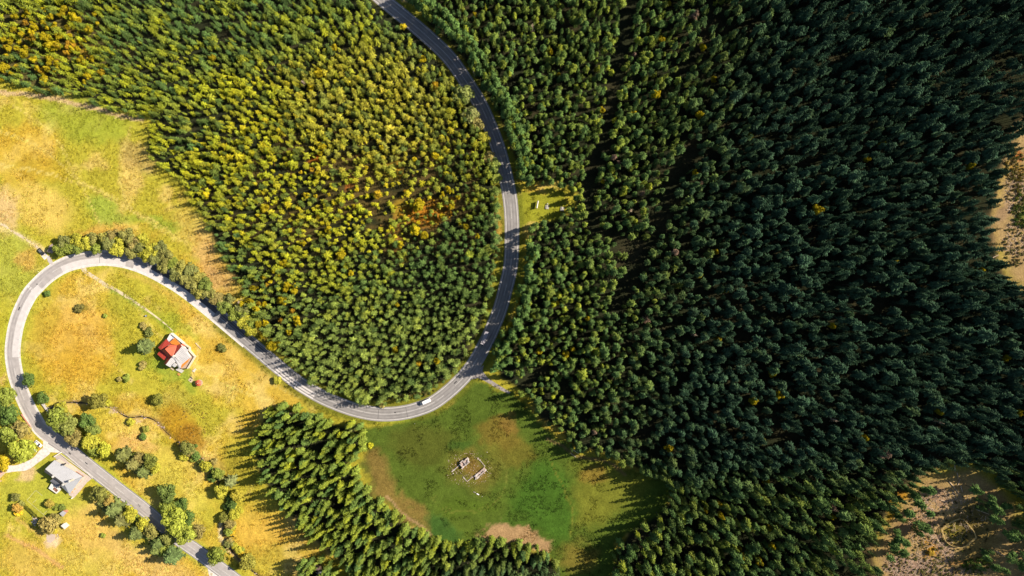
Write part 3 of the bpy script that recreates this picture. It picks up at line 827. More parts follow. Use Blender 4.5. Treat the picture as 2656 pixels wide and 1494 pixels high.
trees = []      # dicts
def spruce_zone(poly, name, s, seed):
    xy = hexpts(-345, 345, -205, 205, s, 0.43, seed)
    z = hz(xy[:, 0].copy(), xy[:, 1].copy())
    return xy, z
def forest(poly, name, s, hfun, seed):
    xy, z = spruce_zone(poly, name, s, seed)
    r = np.random.default_rng(seed + 1)
    u0, v0 = world_to_px(xy[:, 0], xy[:, 1], z)
    rr, hh, keep, tint, kind = hfun(u0, v0, xy, r)
    # a tree is seen at about half its height
    u, v = world_to_px(xy[:, 0], xy[:, 1], z + 0.5 * hh)
    ok = inside(u, v, poly) & (r.uniform(0, 1, len(u)) < keep)
    ok &= polydist(xy[:, 0], xy[:, 1], ROAD[::3]) > 5.6
    for ai, (pts, wpx) in enumerate(AISLES):
        ok &= polydist(u0, v0, catmull(pts, 10)) > wpx * 0.62
    for i in np.nonzero(ok)[0]:
        trees.append(dict(x=xy[i, 0], y=xy[i, 1], z=z[i], r=rr[i], h=hh[i], tint=tint[i], kind=kind[i], zone=name, u=u[i], v=v[i]))

def mixc(a, b, t): return np.asarray(a) + (np.asarray(b) - np.asarray(a)) * np.asarray(t)[:, None]
def soft_ell(u, v, c, rx, ry): return 1 - sm(np.sqrt(((u - c[0]) / rx) ** 2 + ((v - c[1]) / ry) ** 2), 0.5, 1.1)

DKG, MDG, YLG, OLV, YEL, ORA = (0.031, 0.067, 0.035), (0.085, 0.150, 0.036), (0.305, 0.325, 0.016), (0.34, 0.30, 0.060), (0.50, 0.40, 0.012), (0.48, 0.27, 0.022)
def zone1(u, v, xy, r):
    n = len(u)
    lum = fbm(xy[:, 0], xy[:, 1], 16, 41)
    tan = soft_ell(u, v, D(930, 280), 260, 210)
    mid = soft_ell(u, v, D(930, 480), 330, 170)
    ora = soft_ell(u, v, D(1050, 520), 150, 90)
    tl = soft_ell(u, v, (50, 120), 240, 140)
    yb = soft_ell(u, v, D(690, 760), 85, 140)
    gold = soft_ell(u + 0.25 * (v - 400), v, D(830, 390), 520, 330)
    rim = sm(v, 660, 900)
    rr = 1.78 + 0.32 * rim + 0.35 * tan - 0.2 * mid + r.normal(0, 0.42, n)
    hh = 8.6 + 2.4 * rim + 1.8 * tan - 1.6 * mid + 4 * sm(u, 1080, 1230) + r.normal(0, 1.2, n)
    em = np.exp(r.normal(0, 0.17, n)); rr = np.clip(rr * em, 0.9, 3.8); hh = hh * (0.4 + 0.6 * em); hh = np.clip(hh, 4, 18)
    keep = 0.98 - 0.36 * ora - 0.10 * mid - 0.08 * tl
    keep *= np.where(lum < 0.30, 0.75, 1)
    t = mixc(MDG, YLG, np.clip(0.36 + (lum - 0.5) * 2.0 + 0.40 * gold - 0.6 * sm(u + 0.2 * v, 1130, 1290) + 0.3 * tl + r.normal(0, 0.32, n), 0, 1))
    t = t + (np.asarray((0.47, 0.39, 0.012)) - t) * (gold * np.clip(r.normal(0.26, 0.28, n), 0, 0.95))[:, None]
    pale = np.asarray((0.195, 0.250, 0.050)) * np.clip(r.normal(1, 0.16, n), 0.6, 1.5)[:, None]
    t = t + (pale - t) * (0.75 * rim)[:, None]
    t = t + (np.asarray(OLV) - t) * (tan * 0.4 * np.clip(r.normal(0.9, 0.3, n), 0, 1))[:, None]
    t = t + (np.asarray(MDG) * 0.62 - t) * ((r.uniform(0, 1, n) < 0.12) * 0.8)[:, None]
    py = 0.006 + 0.36 * tl + 0.10 * ora + 0.05 * mid + 0.36 * yb
    autumn = r.uniform(0, 1, n) < py
    kind = np.where(autumn, 1, 0)
    ya = mixc(YEL, ORA, (r.uniform(0, 1, n) < 0.13) * r.uniform(0.3, 1, n))
    ya = ya * r.uniform(0.65, 1.1, n)[:, None]
    t = np.where(autumn[:, None], ya, t)
    rr = np.where(autumn, rr * 1.0, rr); hh = np.where(autumn, hh * 0.75, hh)
    return rr, hh, keep, t * np.clip(r.normal(1, 0.12, n), 0.7, 1.4)[:, None], kind
def zone2(u, v, xy, r):
    n = len(u)
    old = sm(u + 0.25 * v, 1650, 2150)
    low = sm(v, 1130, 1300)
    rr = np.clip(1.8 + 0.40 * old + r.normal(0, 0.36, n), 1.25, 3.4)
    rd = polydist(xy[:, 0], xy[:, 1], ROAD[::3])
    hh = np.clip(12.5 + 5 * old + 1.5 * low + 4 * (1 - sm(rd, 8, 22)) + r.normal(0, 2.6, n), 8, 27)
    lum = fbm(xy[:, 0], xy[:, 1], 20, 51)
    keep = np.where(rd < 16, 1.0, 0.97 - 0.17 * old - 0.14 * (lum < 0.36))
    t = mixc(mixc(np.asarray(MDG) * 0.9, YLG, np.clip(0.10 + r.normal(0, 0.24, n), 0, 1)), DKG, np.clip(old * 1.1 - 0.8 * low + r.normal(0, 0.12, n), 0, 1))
    autumn = r.uniform(0, 1, n) < 0.008 + 0.02 * low
    t = np.where(autumn[:, None], np.asarray(YEL) * r.uniform(0.5, 0.8, n)[:, None], t)
    hh = np.where(autumn, hh * 0.85, hh)
    em = np.exp(r.normal(0, 0.14, n)); rr = np.clip(rr * em, 1.0, 3.8); hh = hh * (0.5 + 0.5 * em)
    brown = (r.uniform(0, 1, n) < 0.003) & ~autumn; t = np.where(brown[:, None], np.array((0.17, 0.11, 0.075)), t)
    return rr, hh, keep, t * np.clip(r.normal(1, 0.13, n), 0.65, 1.4)[:, None], np.where(autumn, 1, 0)
def zone3(u, v, xy, r):
    n = len(u)
    rr = np.clip(2.3 + r.normal(0, 0.42, n), 1.4, 3.6); hh = np.clip(15.5 + r.normal(0, 2.4, n), 9, 21)
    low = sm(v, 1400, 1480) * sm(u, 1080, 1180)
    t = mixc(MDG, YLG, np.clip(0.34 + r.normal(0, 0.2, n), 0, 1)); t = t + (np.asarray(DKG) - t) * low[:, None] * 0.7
    return rr, hh, np.full(n, 0.95), t, np.zeros(n, int)
forest(F1, "young", 3.25, zone1, 61)
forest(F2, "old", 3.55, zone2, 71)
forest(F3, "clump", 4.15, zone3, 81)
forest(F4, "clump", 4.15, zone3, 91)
# the close row of tall spruces that shades the upper road
r_ = random.Random(31)
k = near(1040, 38)
while k < near(1320, 470):
    tv = ROAD[k + 1] - ROAD[k]; tv = tv / np.linalg.norm(tv); nv = np.array((-tv[1], tv[0]))
    for off, hh_ in ((r_.uniform(9.0, 10.5), 17), (r_.uniform(12.5, 14), 18)):
        q = ROAD[k] + nv * off + tv * r_.uniform(-0.6, 0.6)
        z_ = hs(*q); u_, v_ = world_to_px(q[0], q[1], z_ + 8)
        if v_ > 455: continue
        trees.append(dict(x=q[0], y=q[1], z=z_, r=r_.uniform(2.1, 2.8), h=hh_ + r_.uniform(-2, 2), tint=np.array(MDG) * r_.uniform(0.9, 1.5), kind=0, zone="old", u=u_, v=v_))
    k += 2
k = near(1325, 640)
while k < near(1235, 935):
    tv = ROAD[k + 1] - ROAD[k]; tv = tv / np.linalg.norm(tv); nv = np.array((-tv[1], tv[0]))
    q = ROAD[k] + nv * r_.choice((r_.uniform(9.5, 11), r_.uniform(12, 14))); z_ = hs(*q); u_, v_ = world_to_px(q[0], q[1], z_ + 8)
    trees.append(dict(x=q[0], y=q[1], z=z_, r=r_.uniform(2.1, 2.8), h=17 + r_.uniform(-2, 2), tint=np.array(MDG) * r_.uniform(0.9, 1.4), kind=0, zone="old", u=u_, v=v_))
    k += 1
# stragglers at the edge of the lower right clearing
for p, h_ in ((ZL(420, 800), 17), (ZL(300, 680), 18), (ZL(450, 540), 17), (ZL(560, 380), 18), (ZL(400, 440), 16), (ZL(180, 990), 17), (ZL(120, 1080), 16), (ZL(1180, 360), 19),
              (ZL(1450, 620), 19), (ZL(1420, 740), 20), (ZL(1620, 1250), 17), (ZL(1650, 960), 18), (ZL(240, 1150), 12), (ZL(60, 1230), 12)):
    w_ = P(p[0], p[1], h_ * 0.72)
    trees.append(dict(x=w_.x, y=w_.y, z=hs(w_.x, w_.y), r=2.7, h=h_, tint=np.array(MDG) * 0.9, kind=0, zone="old", u=p[0], v=p[1]))

for k in range(46):
    p = ZL(r_.uniform(1230, 1800), r_.uniform(420, 1400)) if k < 30 else ZL(r_.uniform(100, 560), r_.uniform(300, 1180))
    h_ = r_.uniform(7, 14); w_ = P(p[0], p[1], h_ * 0.6)
    trees.append(dict(x=w_.x, y=w_.y, z=hs(w_.x, w_.y), r=r_.uniform(1.5, 2.4), h=h_, tint=np.array(MDG) * r_.uniform(0.7, 1.2), kind=0, zone="old", u=p[0], v=p[1]))
# which ones show largest and stand freest
px_ok = lambda t: 6 < t["u"] < 2650 and 6 < t["v"] < 1488
TX = np.array([(t["x"], t["y"]) for t in trees])
def score(t):
    lean = t["h"] * math.hypot(t["x"], t["y"]) / CAM_H
    return t["r"] * (2 * t["r"] + 0.55 * lean)
conifers = [t for t in trees if t["kind"] == 0 and px_ok(t)]
polyd = {}
for nm, poly in (("young", F1), ("old", F2), ("clump", F3)):
    sel = [t for t in conifers if t["zone"] == nm]
    d = edgedist(np.array([t["u"] for t in sel]), np.array([t["v"] for t in sel]), poly)
    for t, q in zip(sel, d): t["edge"] = q
conifers.sort(key=lambda t: -score(t) * (1.9 if t["edge"] < 20 else 1.0) * (1.5 if t["zone"] == "clump" else 1.0))
chosen = conifers[:290]
ids = set(id(t) for t in chosen)

MARKS = [("beside the ruin meadow", *D(1000, 1230), "clump"), ("at the corner nearest the road bend", *D(720, 1050), "clump"), ("on the side facing the brook", *D(660, 1170), "clump"),
         ("in the middle of the clump", *D(790, 1170), "clump"), ("near the bottom edge of the picture", *D(1150, 1420), "clump"), ("above the half-hidden hut", *D(830, 1400), "clump"),
         ("along the hay field", *D(420, 440), "young"), ("behind the field track", *D(150, 220), "young"), ("above the roadside hedgerow", *D(600, 720), "young"),
         ("inside the road bend", *D(950, 990), "young"), ("along the inner road verge", *D(1240, 600), "young"), ("by the upper stretch of road", *D(1090, 140), "young"),
         ("at the picnic glade", *D(1400, 500), "old"), ("along the outer road verge", *D(1290, 760), "old"), ("by the upper stretch of road", *D(1180, 150), "old"), ("above the gravel junction", *D(1270, 950), "old"),
         ("beside the ruin meadow", *D(1480, 1140), "old"), ("at the shaded corner of the meadow", *D(1620, 1300), "old"), ("near the bottom edge of the picture", *D(1800, 1400), "old"),
         ("beside the ring fence clearing", *D(2300, 1250), "old"), ("by the fallen logs", *D(2450, 1180), "old"), ("below the ring fence clearing", *D(2540, 1380), "old"),
         ("along the right-hand clearing", *D(2500, 520), "old"), ("in the top right corner", *D(2520, 60), "old"), ("left of the top right corner", *D(2330, 60), "old"), ("below the top right corner", *D(2480, 220), "old"), ("at mid-height near the right edge", *D(2480, 800), "old"), ("left of the right-hand clearing", *D(2400, 450), "old"), ("above the lower right clearing", *D(2380, 1080), "old"), ("near the right edge", *D(2500, 950), "old"),
         ("along the long forest aisle", *D(1540, 300), "old"), ("beside the dark grassy ride", *D(1640, 640), "old"), ("in the dark middle of the plantation", *D(2100, 600), "old"), ("in the lower plantation", *D(2050, 1150), "old"), ("in the upper plantation", *D(1950, 150), "old")]
ZN = {"young": "young plantation", "old": "dark plantation", "clump": "spruce clump"}
spr_count = {}
for t in chosen:
    mk = min((m for m in MARKS if m[3] == t["zone"]), key=lambda m: (m[1] - t["u"]) ** 2 + (m[2] - t["v"]) ** 2)
    size = "tall" if t["h"] > 22 else "slim" if t["r"] < 2.3 else "broad" if t["r"] > 3.0 else "mid-sized"
    tt = t["tint"]; hue = "olive" if tt[0] > tt[1] else "yellowish green" if tt[0] > 0.8 * tt[1] else "mid green" if tt[0] > 0.66 * tt[1] else "blackish green"
    where = "at its edge" if t["edge"] < 20 else "among its neighbours"
    lab = f"{size} {hue} spruce {mk[0]}" if t["edge"] >= 20 else f"{size} {hue} edge spruce {mk[0]}"
    key = random.choice([SPR[k_] for k_ in YOUNG] if t["zone"] == "young" else SPR[9:11] if t["edge"] < 20 or t["zone"] == "clump" else SPR[3:6])
    plant("spruce_tree", key, (t["x"], t["y"], t["z"]), t["r"], t["h"], tt, lab, "tree", f"spruces of the {ZN[t['zone']]} {mk[0]}")
rest = [t for t in trees if t["kind"] == 0 and id(t) not in ids]
pts = [(t["x"], t["y"], t["z"]) for t in rest]
pid = [random.choice((0, 1, 2, 7, 8)) if t["zone"] == "young" else random.choice((9, 10, 9, 5, 2) if t["zone"] == "clump" else (3, 3, 4, 5, 5, 6, 0, 7)) for t in rest]
rot = [(random.gauss(0, 0.03), random.gauss(0, 0.03), random.uniform(0, 6.28)) for _ in rest]
scl = [(t["r"], t["r"], t["h"] / 4) for t in rest]
scatter("spruce_forest", PROTO, pts, pid, rot, scl, [t["tint"] for t in rest], "dense mass of conifers filling both plantations", "forest")
# autumn trees in the conifers
aut = [t for t in trees if t["kind"] == 1]
def amark(t):
    ms = [("in the forest's top left corner", 80, 130), ("among the conifers by the upper road", *D(1000, 120)), ("in the young plantation's orange glade", *D(1040, 530)),
          ("in the golden patch above the hedgerow", *D(700, 760)), ("near the hay field edge", *D(450, 420)), ("inside the road bend", *D(1000, 900)),
          ("in the dark plantation", *D(1700, 500)), ("in the lower right plantation", *D(2200, 1150)), ("in the middle of the young plantation", *D(700, 300)), ("in the top of the young plantation", *D(500, 80))]
    return min(ms, key=lambda m: (m[1] - t["u"]) ** 2 + (m[2] - t["v"]) ** 2)[0]
aut_in = [t for t in aut if px_ok(t)]
for t in aut_in[:290]:
    tt = t["tint"]; c = "orange" if tt[0] > 1.7 * tt[1] else "golden yellow" if tt[0] > 0.2 else "dull yellow"
    size = "small" if t["r"] < 1.8 else "rounded"
    mk = amark(t)
    plant("autumn_tree", random.choice(LEAFY), (t["x"], t["y"], t["z"]), t["r"] * 1.05, t["h"] * 0.9, tt, f"{size} {c} autumn tree {mk}", "tree", f"autumn trees {mk}", hp=2.1)

ORD = "first second third fourth fifth sixth seventh eighth ninth tenth eleventh twelfth thirteenth fourteenth fifteenth sixteenth seventeenth eighteenth nineteenth twentieth twenty-first twenty-second twenty-third twenty-fourth twenty-fifth twenty-sixth twenty-seventh twenty-eighth twenty-ninth thirtieth thirty-first thirty-second thirty-third thirty-fourth thirty-fifth thirty-sixth thirty-seventh thirty-eighth thirty-ninth fortieth".split()
def spread_labels(objs):
    by = {}
    for o in objs: by.setdefault(o["label"], []).append(o)
    for lab, os_ in by.items():
        if 2 <= len(os_) <= 40:
            os_.sort(key=lambda o: world_to_px(*o.location)[0])
            for i, o in enumerate(os_):
                o["label"] = lab + (", leftmost such" if i == 0 else ", rightmost such" if i == len(os_) - 1 else f", {ORD[i]} such from left")
spread_labels([o for o in COL.objects if o.name.startswith(("spruce_tree", "autumn_tree"))])
# ------------------------------------------------------------------ single trees and shrubs
GR, LG, OL, YG, GD = (0.055, 0.085, 0.018), (0.115, 0.135, 0.022), (0.14, 0.115, 0.035), (0.19, 0.18, 0.02), (0.29, 0.20, 0.015)
DS = (0.062, 0.078, 0.024)
def tree_at(p, rpx, kind, tint, label, group=None, hk=1.0, cat="tree"):
    r = rpx * MPP
    if kind == "spruce": h, key, nm, hp, cc = r * 2.9 * hk, random.choice(SPR[9:11]), "spruce_tree", 4.0, 0.35
    elif kind == "leafy": h, key, nm, hp, cc = r * 1.9 * hk, random.choice(LEAFY), "leafy_tree", 2.1, 0.6
    else: h, key, nm, hp, cc = r * 1.0 * hk, random.choice(BUSH), "shrub", 1.1, 0.5
    q = P(p[0], p[1], h * cc)
    tt = np.array(tint) * random.uniform(0.88, 1.12) * (2.5 if kind == "bush" else 2.2)
    b = (q.x, q.y, hs(q.x, q.y))
    return plant(nm, key, b, r * (1.28 if kind == "leafy" else 1.16), h, tt, label, "shrub" if kind == "bush" else cat, group, crown_name="foliage" if kind == "bush" else "crown", trunk_name="stem" if kind == "bush" else "trunk", hp=hp)
SINGLE = [
 (T31(1450, 580), 20, "spruce", DS, "lone spruce on the lawn left of the red-roofed house"),
 (T31(1430, 775), 11, "bush", OL, "greyish shrub below the lone spruce by the red-roofed house"),
 (T31(480, 50), 10, "bush", GR, "dark narrow shrub just inside the loop road"),
 (T31(800, 200), 12, "bush", (0.10, 0.09, 0.025), "low brownish bush in the middle of the ochre meadow"),
 (T31(300, 915), 17, "leafy", GR, "round green tree overhanging the inner edge of the loop road"),
 (T31(430, 1100), 15, "leafy", GR, "small green tree above the white bridge parapet"),
 (T31(990, 1140), 21, "leafy", (0.12, 0.11, 0.02), "olive tree standing on the brook in the rough meadow"),
 (T31(1080, 1150), 9, "bush", YG, "pale yellow shrub touching the olive brook tree"),
 (T31(1585, 1115), 14, "leafy", (0.12, 0.12, 0.02), "lone round yellowish tree on the meadow below the red-roofed house"),
 (T31(1270, 900), 11, "bush", LG, "low green shrub on the meadow left of the gazebo"),
 (T31(1200, 910), 8, "bush", OL, "small brown shrub beside the low green meadow shrub"),
 (T31(1060, 275), 7, "bush", LG, "tiny green shrub in the ochre meadow"),
 (T31(2230, 600), 11, "bush", (0.07, 0.075, 0.02), "dark low bush between the red-roofed house and the road"),
 (T31(1500, 440), 12, "bush", (0.09, 0.10, 0.025), "low hedge shrub above the red-roofed house"),
 (T31(1440, 380), 10, "bush", OL, "brownish garden shrub above the red-roofed house"),
 (T31(620, 1210), 16, "leafy", YG, "small yellow-green tree right of the bridge parapet"),
 (T31(560, 1310), 27, "leafy", LG, "large green tree shading the road beside the bridge"),
 (T31(700, 1370), 25, "leafy", (0.12, 0.13, 0.03), "bright green tree second from the bridge in the roadside clump"),
 (T31(880, 1330), 19, "leafy", GR, "dark green tree at the meadow side of the roadside clump"),
 (T31(940, 1420), 18, "leafy", (0.10, 0.12, 0.025), "mid green tree behind the roadside clump"),
 (T41(750, 60), 20, "leafy", OL, "tan-tinged tree at the roadside clump's lower side"),
 (T41(900, 100), 22, "leafy", YG, "yellow-green tree near the lower end of the roadside clump"),
 (T41(1060, 180), 18, "leafy", (0.20, 0.20, 0.02), "bright yellow-green tree ending the roadside clump"),
 (T41(940, 190), 14, "leafy", LG, "small green tree on the verge at the end of the roadside clump"),
 (T31(50, 1080), 24, "leafy", LG, "green tree at the left edge above the brown bridge rail"),
 (T31(90, 1270), 23, "leafy", GR, "dark green tree left of the brown bridge rail"),
 (T31(210, 1400), 23, "leafy", OL, "olive tree directly below the brown bridge rail"),
 (T31(0, 1190), 20, "leafy", GR, "half-cropped dark tree at the left edge"),
 (T41(90, 20), 24, "leafy", LG, "green tree at the left edge above the big bright tree"),
 (T41(225, 180), 30, "leafy", (0.14, 0.155, 0.02), "big bright green tree beside the two parked white vehicles"),
 (T41(20, 310), 21, "leafy", (0.26, 0.20, 0.01), "round golden tree at the left edge by the gravel lane"),
 (T41(1235, 235), 20, "spruce", (0.085, 0.09, 0.025), "tall larch-like conifer at the upper left of the roadside conifer group"),
 (T41(1340, 320), 19, "spruce", (0.09, 0.085, 0.025), "central conifer of the roadside conifer group"),
 (T41(1440, 400), 19, "spruce", (0.075, 0.09, 0.025), "lowest conifer of the roadside conifer group"),
 (T41(1510, 290), 18, "leafy", (0.10, 0.11, 0.02), "leafy tree at the right of the roadside conifer group"),
 (T41(1400, 260), 15, "leafy", OL, "brownish tree in the middle of the roadside conifer group"),
 (T41(1560, 360), 14, "leafy", YG, "yellowish tree at the lower right of the roadside conifer group"),
 (T41(1680, 610), 23, "leafy", (0.075, 0.10, 0.022), "solitary round green tree right of the straight road"),
 (T41(1690, 760), 19, "leafy", LG, "green tree at the top of the big clump overhanging the road"),
 (T41(1830, 720), 16, "leafy", GR, "dark tree at the upper right of the big clump overhanging the road"),
 (T41(1750, 880), 31, "leafy", (0.14, 0.155, 0.02), "largest bright green tree overhanging the straight road"),
 (T41(1880, 860), 20, "leafy", GR, "dark green tree right of the largest bright roadside tree"),
 (T41(1860, 1010), 27, "leafy", (0.13, 0.145, 0.02), "green tree at the lower end of the big clump overhanging the road"),
 (T41(1980, 1000), 20, "leafy", OL, "olive tree at the far lower right of the big roadside clump"),
 (T41(1000, 610), 22, "leafy", (0.10, 0.10, 0.022), "olive-green tree just right of the grey house terrace"),
 (T41(1090, 680), 14, "leafy", (0.22, 0.16, 0.04), "small tan tree beside the olive-green terrace tree"),
 (T41(1140, 780), 23, "spruce", (0.07, 0.085, 0.025), "first spruce of the row left of the straight road"),
 (T41(1230, 880), 21, "spruce", (0.08, 0.08, 0.025), "second spruce of the row left of the straight road"),
 (T41(1320, 830), 19, "leafy", YG, "yellow-green leafy tree in the row left of the straight road"),
 (T41(1430, 920), 17, "leafy", (0.20, 0.19, 0.02), "bright yellowish leafy tree by the verge in the roadside row"),
 (T41(1370, 1020), 20, "spruce", (0.07, 0.085, 0.025), "third spruce of the row left of the straight road"),
 (T41(1510, 1000), 18, "leafy", (0.13, 0.12, 0.03), "olive tree near the verge in the lower roadside row"),
 (T41(1590, 1120), 19, "spruce", (0.06, 0.08, 0.022), "fourth spruce of the row left of the straight road"),
 (T41(1690, 1080), 17, "leafy", (0.12, 0.125, 0.03), "green tree leaning to the verge in the lower roadside row"),
 (T41(1560, 1190), 15, "spruce", (0.07, 0.085, 0.022), "small spruce on the field side of the lower roadside row"),
 (T41(1730, 1250), 23, "spruce", (0.055, 0.08, 0.025), "last spruce at the bottom end of the roadside row"),
 (T41(2165, 1235), 23, "leafy", (0.11, 0.13, 0.02), "round green tree right of the road near the bottom edge"),
 (T41(1040, 1040), 8, "bush", LG, "tiny green bush alone in the dry lower meadow"),
 (T41(1440, 50), 11, "bush", GR, "dark little shrub on the dry patch above the conifer group"),
 (T31(1320, 1340), 12, "bush", YG, "yellow-green shrub below the brook bend"),
 (T31(1470, 1410), 11, "bush", (0.12, 0.12, 0.02), "round shrub below the stony part of the brook"),
 (T41(1880, 160), 17, "leafy", (0.09, 0.095, 0.022), "round tree on the brook at the shadow of the spruce clump"),
 (T41(1845, 240), 13, "bush", YG, "yellow-green shrub just below the round brook tree"),
 (T41(1970, 140), 6, "bush", GR, "tiny dark shrub right of the round brook tree"),
 (T41(2065, 345), 14, "leafy", YG, "yellowish brook-side tree above the green pair"),
 (T41(2150, 300), 10, "bush", OL, "tan shrub on the brook beside the yellowish tree"),
 (T41(2190, 425), 14, "leafy", LG, "green brook-side tree, upper of the pair"),
 (T41(2125, 465), 11, "bush", GR, "dark shrub left of the green brook-side pair"),
 (T41(2310, 500), 16, "spruce", (0.09, 0.10, 0.035), "pale spiky conifer on the brook in the clump's shadow"),
 (T41(2230, 590), 17, "leafy", YG, "yellow-green tree in the middle of the brook row"),
 (T41(2390, 640), 16, "leafy", (0.20, 0.17, 0.02), "golden-green tree on the meadow side of the brook row"),
 (T41(2340, 740), 12, "leafy", GR, "dark tree below the golden-green brook tree"),
 (T41(2250, 860), 12, "leafy", (0.11, 0.11, 0.02), "small olive tree where the pale track meets the brook"),
 (T41(2350, 830), 14, "leafy", YG, "yellowish tree above the lower brook bend"),
 (T41(2310, 930), 13, "leafy", OL, "tan-green tree at the lower brook bend"),
 (T41(2330, 1010), 11, "bush", GD, "golden shrub at the lower brook bend"),
 (T41(2310, 1090), 10, "bush", OL, "tan shrub by the stony brook bank"),
 (T41(2400, 1180), 12, "bush", YG, "yellow-green shrub below the stony brook bank"),
 (T41(2420, 1230), 9, "bush", GD, "small golden shrub near the bottom of the brook"),
 (T41(2490, 1310), 20, "leafy", (0.13, 0.12, 0.02), "round olive tree at the bottom end of the brook"),
 (ZY(400, 190), 11, "leafy", (0.11, 0.11, 0.03), "small tree at the upper left corner of the garden"),
 (ZY(550, 370), 10, "bush", (0.12, 0.12, 0.03), "olive shrub at the top of the clipped garden hedge"),
 (ZY(430, 470), 12, "leafy", (0.24, 0.15, 0.03), "orange-tan tree left of the garden hedge"),
 (ZY(460, 575), 10, "bush", GD, "golden shrub below the orange-tan garden tree"),
 (ZY(1250, 360), 11, "leafy", (0.20, 0.16, 0.03), "yellowish tree in the garden flower bed"),
 (ZY(1400, 430), 10, "bush", LG, "green shrub in the middle of the garden flower bed"),
 (ZY(1560, 440), 11, "bush", (0.08, 0.10, 0.02), "round dark shrub at the right of the garden flower bed"),
 (ZY(1220, 890), 23, "leafy", (0.17, 0.135, 0.04), "large tan-leaved tree between the garden and the white shed"),
 (ZY(1370, 770), 17, "leafy", (0.14, 0.12, 0.035), "olive-tan tree left of the small grey shed"),
 (ZY(1370, 1040), 9, "bush", (0.24, 0.20, 0.02), "bright yellow shrub left of the white shed"),
 (T32(220, 920), 13, "bush", YG, "yellow-green shrub between the road and the spruce clump"),
 (T12(1475, 265), 9, "leafy", (0.30, 0.24, 0.01), "small bright yellow tree on the inner verge of the upper road"),
 (T12(2080, 940), 24, "leafy", (0.10, 0.115, 0.03), "large pale green tree on the inner verge of the upper road bend"),
 (T12(2160, 1140), 21, "leafy", (0.12, 0.125, 0.04), "pale tree just below the large pale green roadside tree"),
 (T12(2220, 1250), 17, "leafy", (0.15, 0.13, 0.04), "tan-tinged tree on the inner verge of the upper road bend"),
 (T12(2290, 1390), 15, "leafy", YG, "yellow-green tree on the inner verge where the road straightens"),
 (T22(2400, 220), 17, "leafy", (0.10, 0.125, 0.025), "green tree on the inner verge level with the picnic glade's upper end"),
 (T22(2340, 120), 15, "leafy", OL, "olive tree on the inner verge above the green verge tree"),
 (T22(2410, 340), 14, "leafy", LG, "small green tree in the verge hedge opposite the picnic glade"),
 (T22(2400, 480), 13, "leafy", (0.09, 0.11, 0.025), "dark tree in the verge hedge opposite the picnic glade"),
 (T22(2410, 620), 13, "leafy", LG, "light tree in the verge hedge opposite the picnic tables"),
 (T22(2380, 770), 14, "leafy", (0.09, 0.11, 0.03), "green tree in the verge hedge below the picnic glade"),
 (T22(2410, 960), 15, "leafy", (0.085, 0.11, 0.03), "round tree on the inner verge at the road's easternmost point"),
 (T22(2330, 1060), 13, "leafy", LG, "small tree left of the sandy gap in the inner verge"),
 (T23(120, 420), 13, "leafy", (0.22, 0.18, 0.02), "yellow tree beside the road above the picnic glade"),
 (T42(1150, 140), 10, "bush", (0.20, 0.19, 0.01), "bright yellow shrub at the corner of the ruin meadow"),
 (T42(860, 330), 9, "bush", (0.12, 0.17, 0.02), "bright green shrub in the notch of the spruce clump"),
 (T32(950, 1390), 14, "bush", (0.08, 0.09, 0.025), "dark shrub on the verge above the spruce clump"),
 (T32(1270, 1170), 10, "bush", (0.20, 0.17, 0.05), "tan shrub on the verge at the bottom of the road bend"),
 (ZL(570, 1150), 9, "bush", (0.18, 0.12, 0.015), "ochre bush in the lower right clearing"),
]
for a in SINGLE: tree_at(a[0], a[1], a[2], a[3], a[4])
# low growth that knits the hedges together
CHAINS = [("along the brook", "brook-side", [T41(1880, 160), T41(1960, 240), T41(2065, 345), T41(2190, 425), T41(2230, 590), T41(2310, 680), T41(2340, 740), T41(2270, 850), T41(2320, 930), T41(2330, 1010), T41(2310, 1090), T41(2400, 1190), T41(2490, 1310)], 26),
          ("in the row left of the straight road", "roadside", [T41(1000, 610), T41(1140, 780), T41(1320, 860), T41(1430, 960), T41(1590, 1110), T41(1720, 1240)], 24),
          ("under the clump by the bridge", "roadside", [T31(560, 1310), T31(700, 1370), T31(890, 1360), T41(800, 60), T41(930, 130), T41(1060, 180)], 22),
          ("in the conifer group right of the road", "roadside", [T41(1200, 220), T41(1340, 300), T41(1440, 390), T41(1560, 330)], 12),
          ("under the big trees overhanging the road", "roadside", [T41(1700, 740), T41(1800, 880), T41(1900, 1000), T41(1990, 990)], 12),
          ("at the left edge by the brown rail", "waterside", [T31(20, 1060), T31(100, 1200), T31(150, 1330), T31(220, 1420)], 12)]
rk = random.Random(77)
for wh, kd, pts_, n_ in CHAINS:
    ln_ = catmull(pts_, 4)
    for k_ in range(n_):
        p_ = ln_[int((k_ + rk.random()) / n_ * (len(ln_) - 1))]
        c_, hu_ = rk.choice(((GR, "dark-green"), (LG, "light-green"), (OL, "olive"), (YG, "yellow-green"), ((0.10, 0.105, 0.03), "grey-green")))
        tree_at((p_[0] + rk.gauss(0, 6), p_[1] + rk.gauss(0, 6)), rk.uniform(8, 14), "bush", c_, f"low {hu_} {kd} bush {wh}", f"low bushes {wh}")
spread_labels([o for o in COL.objects if o.get("group", "").startswith("low bushes")])
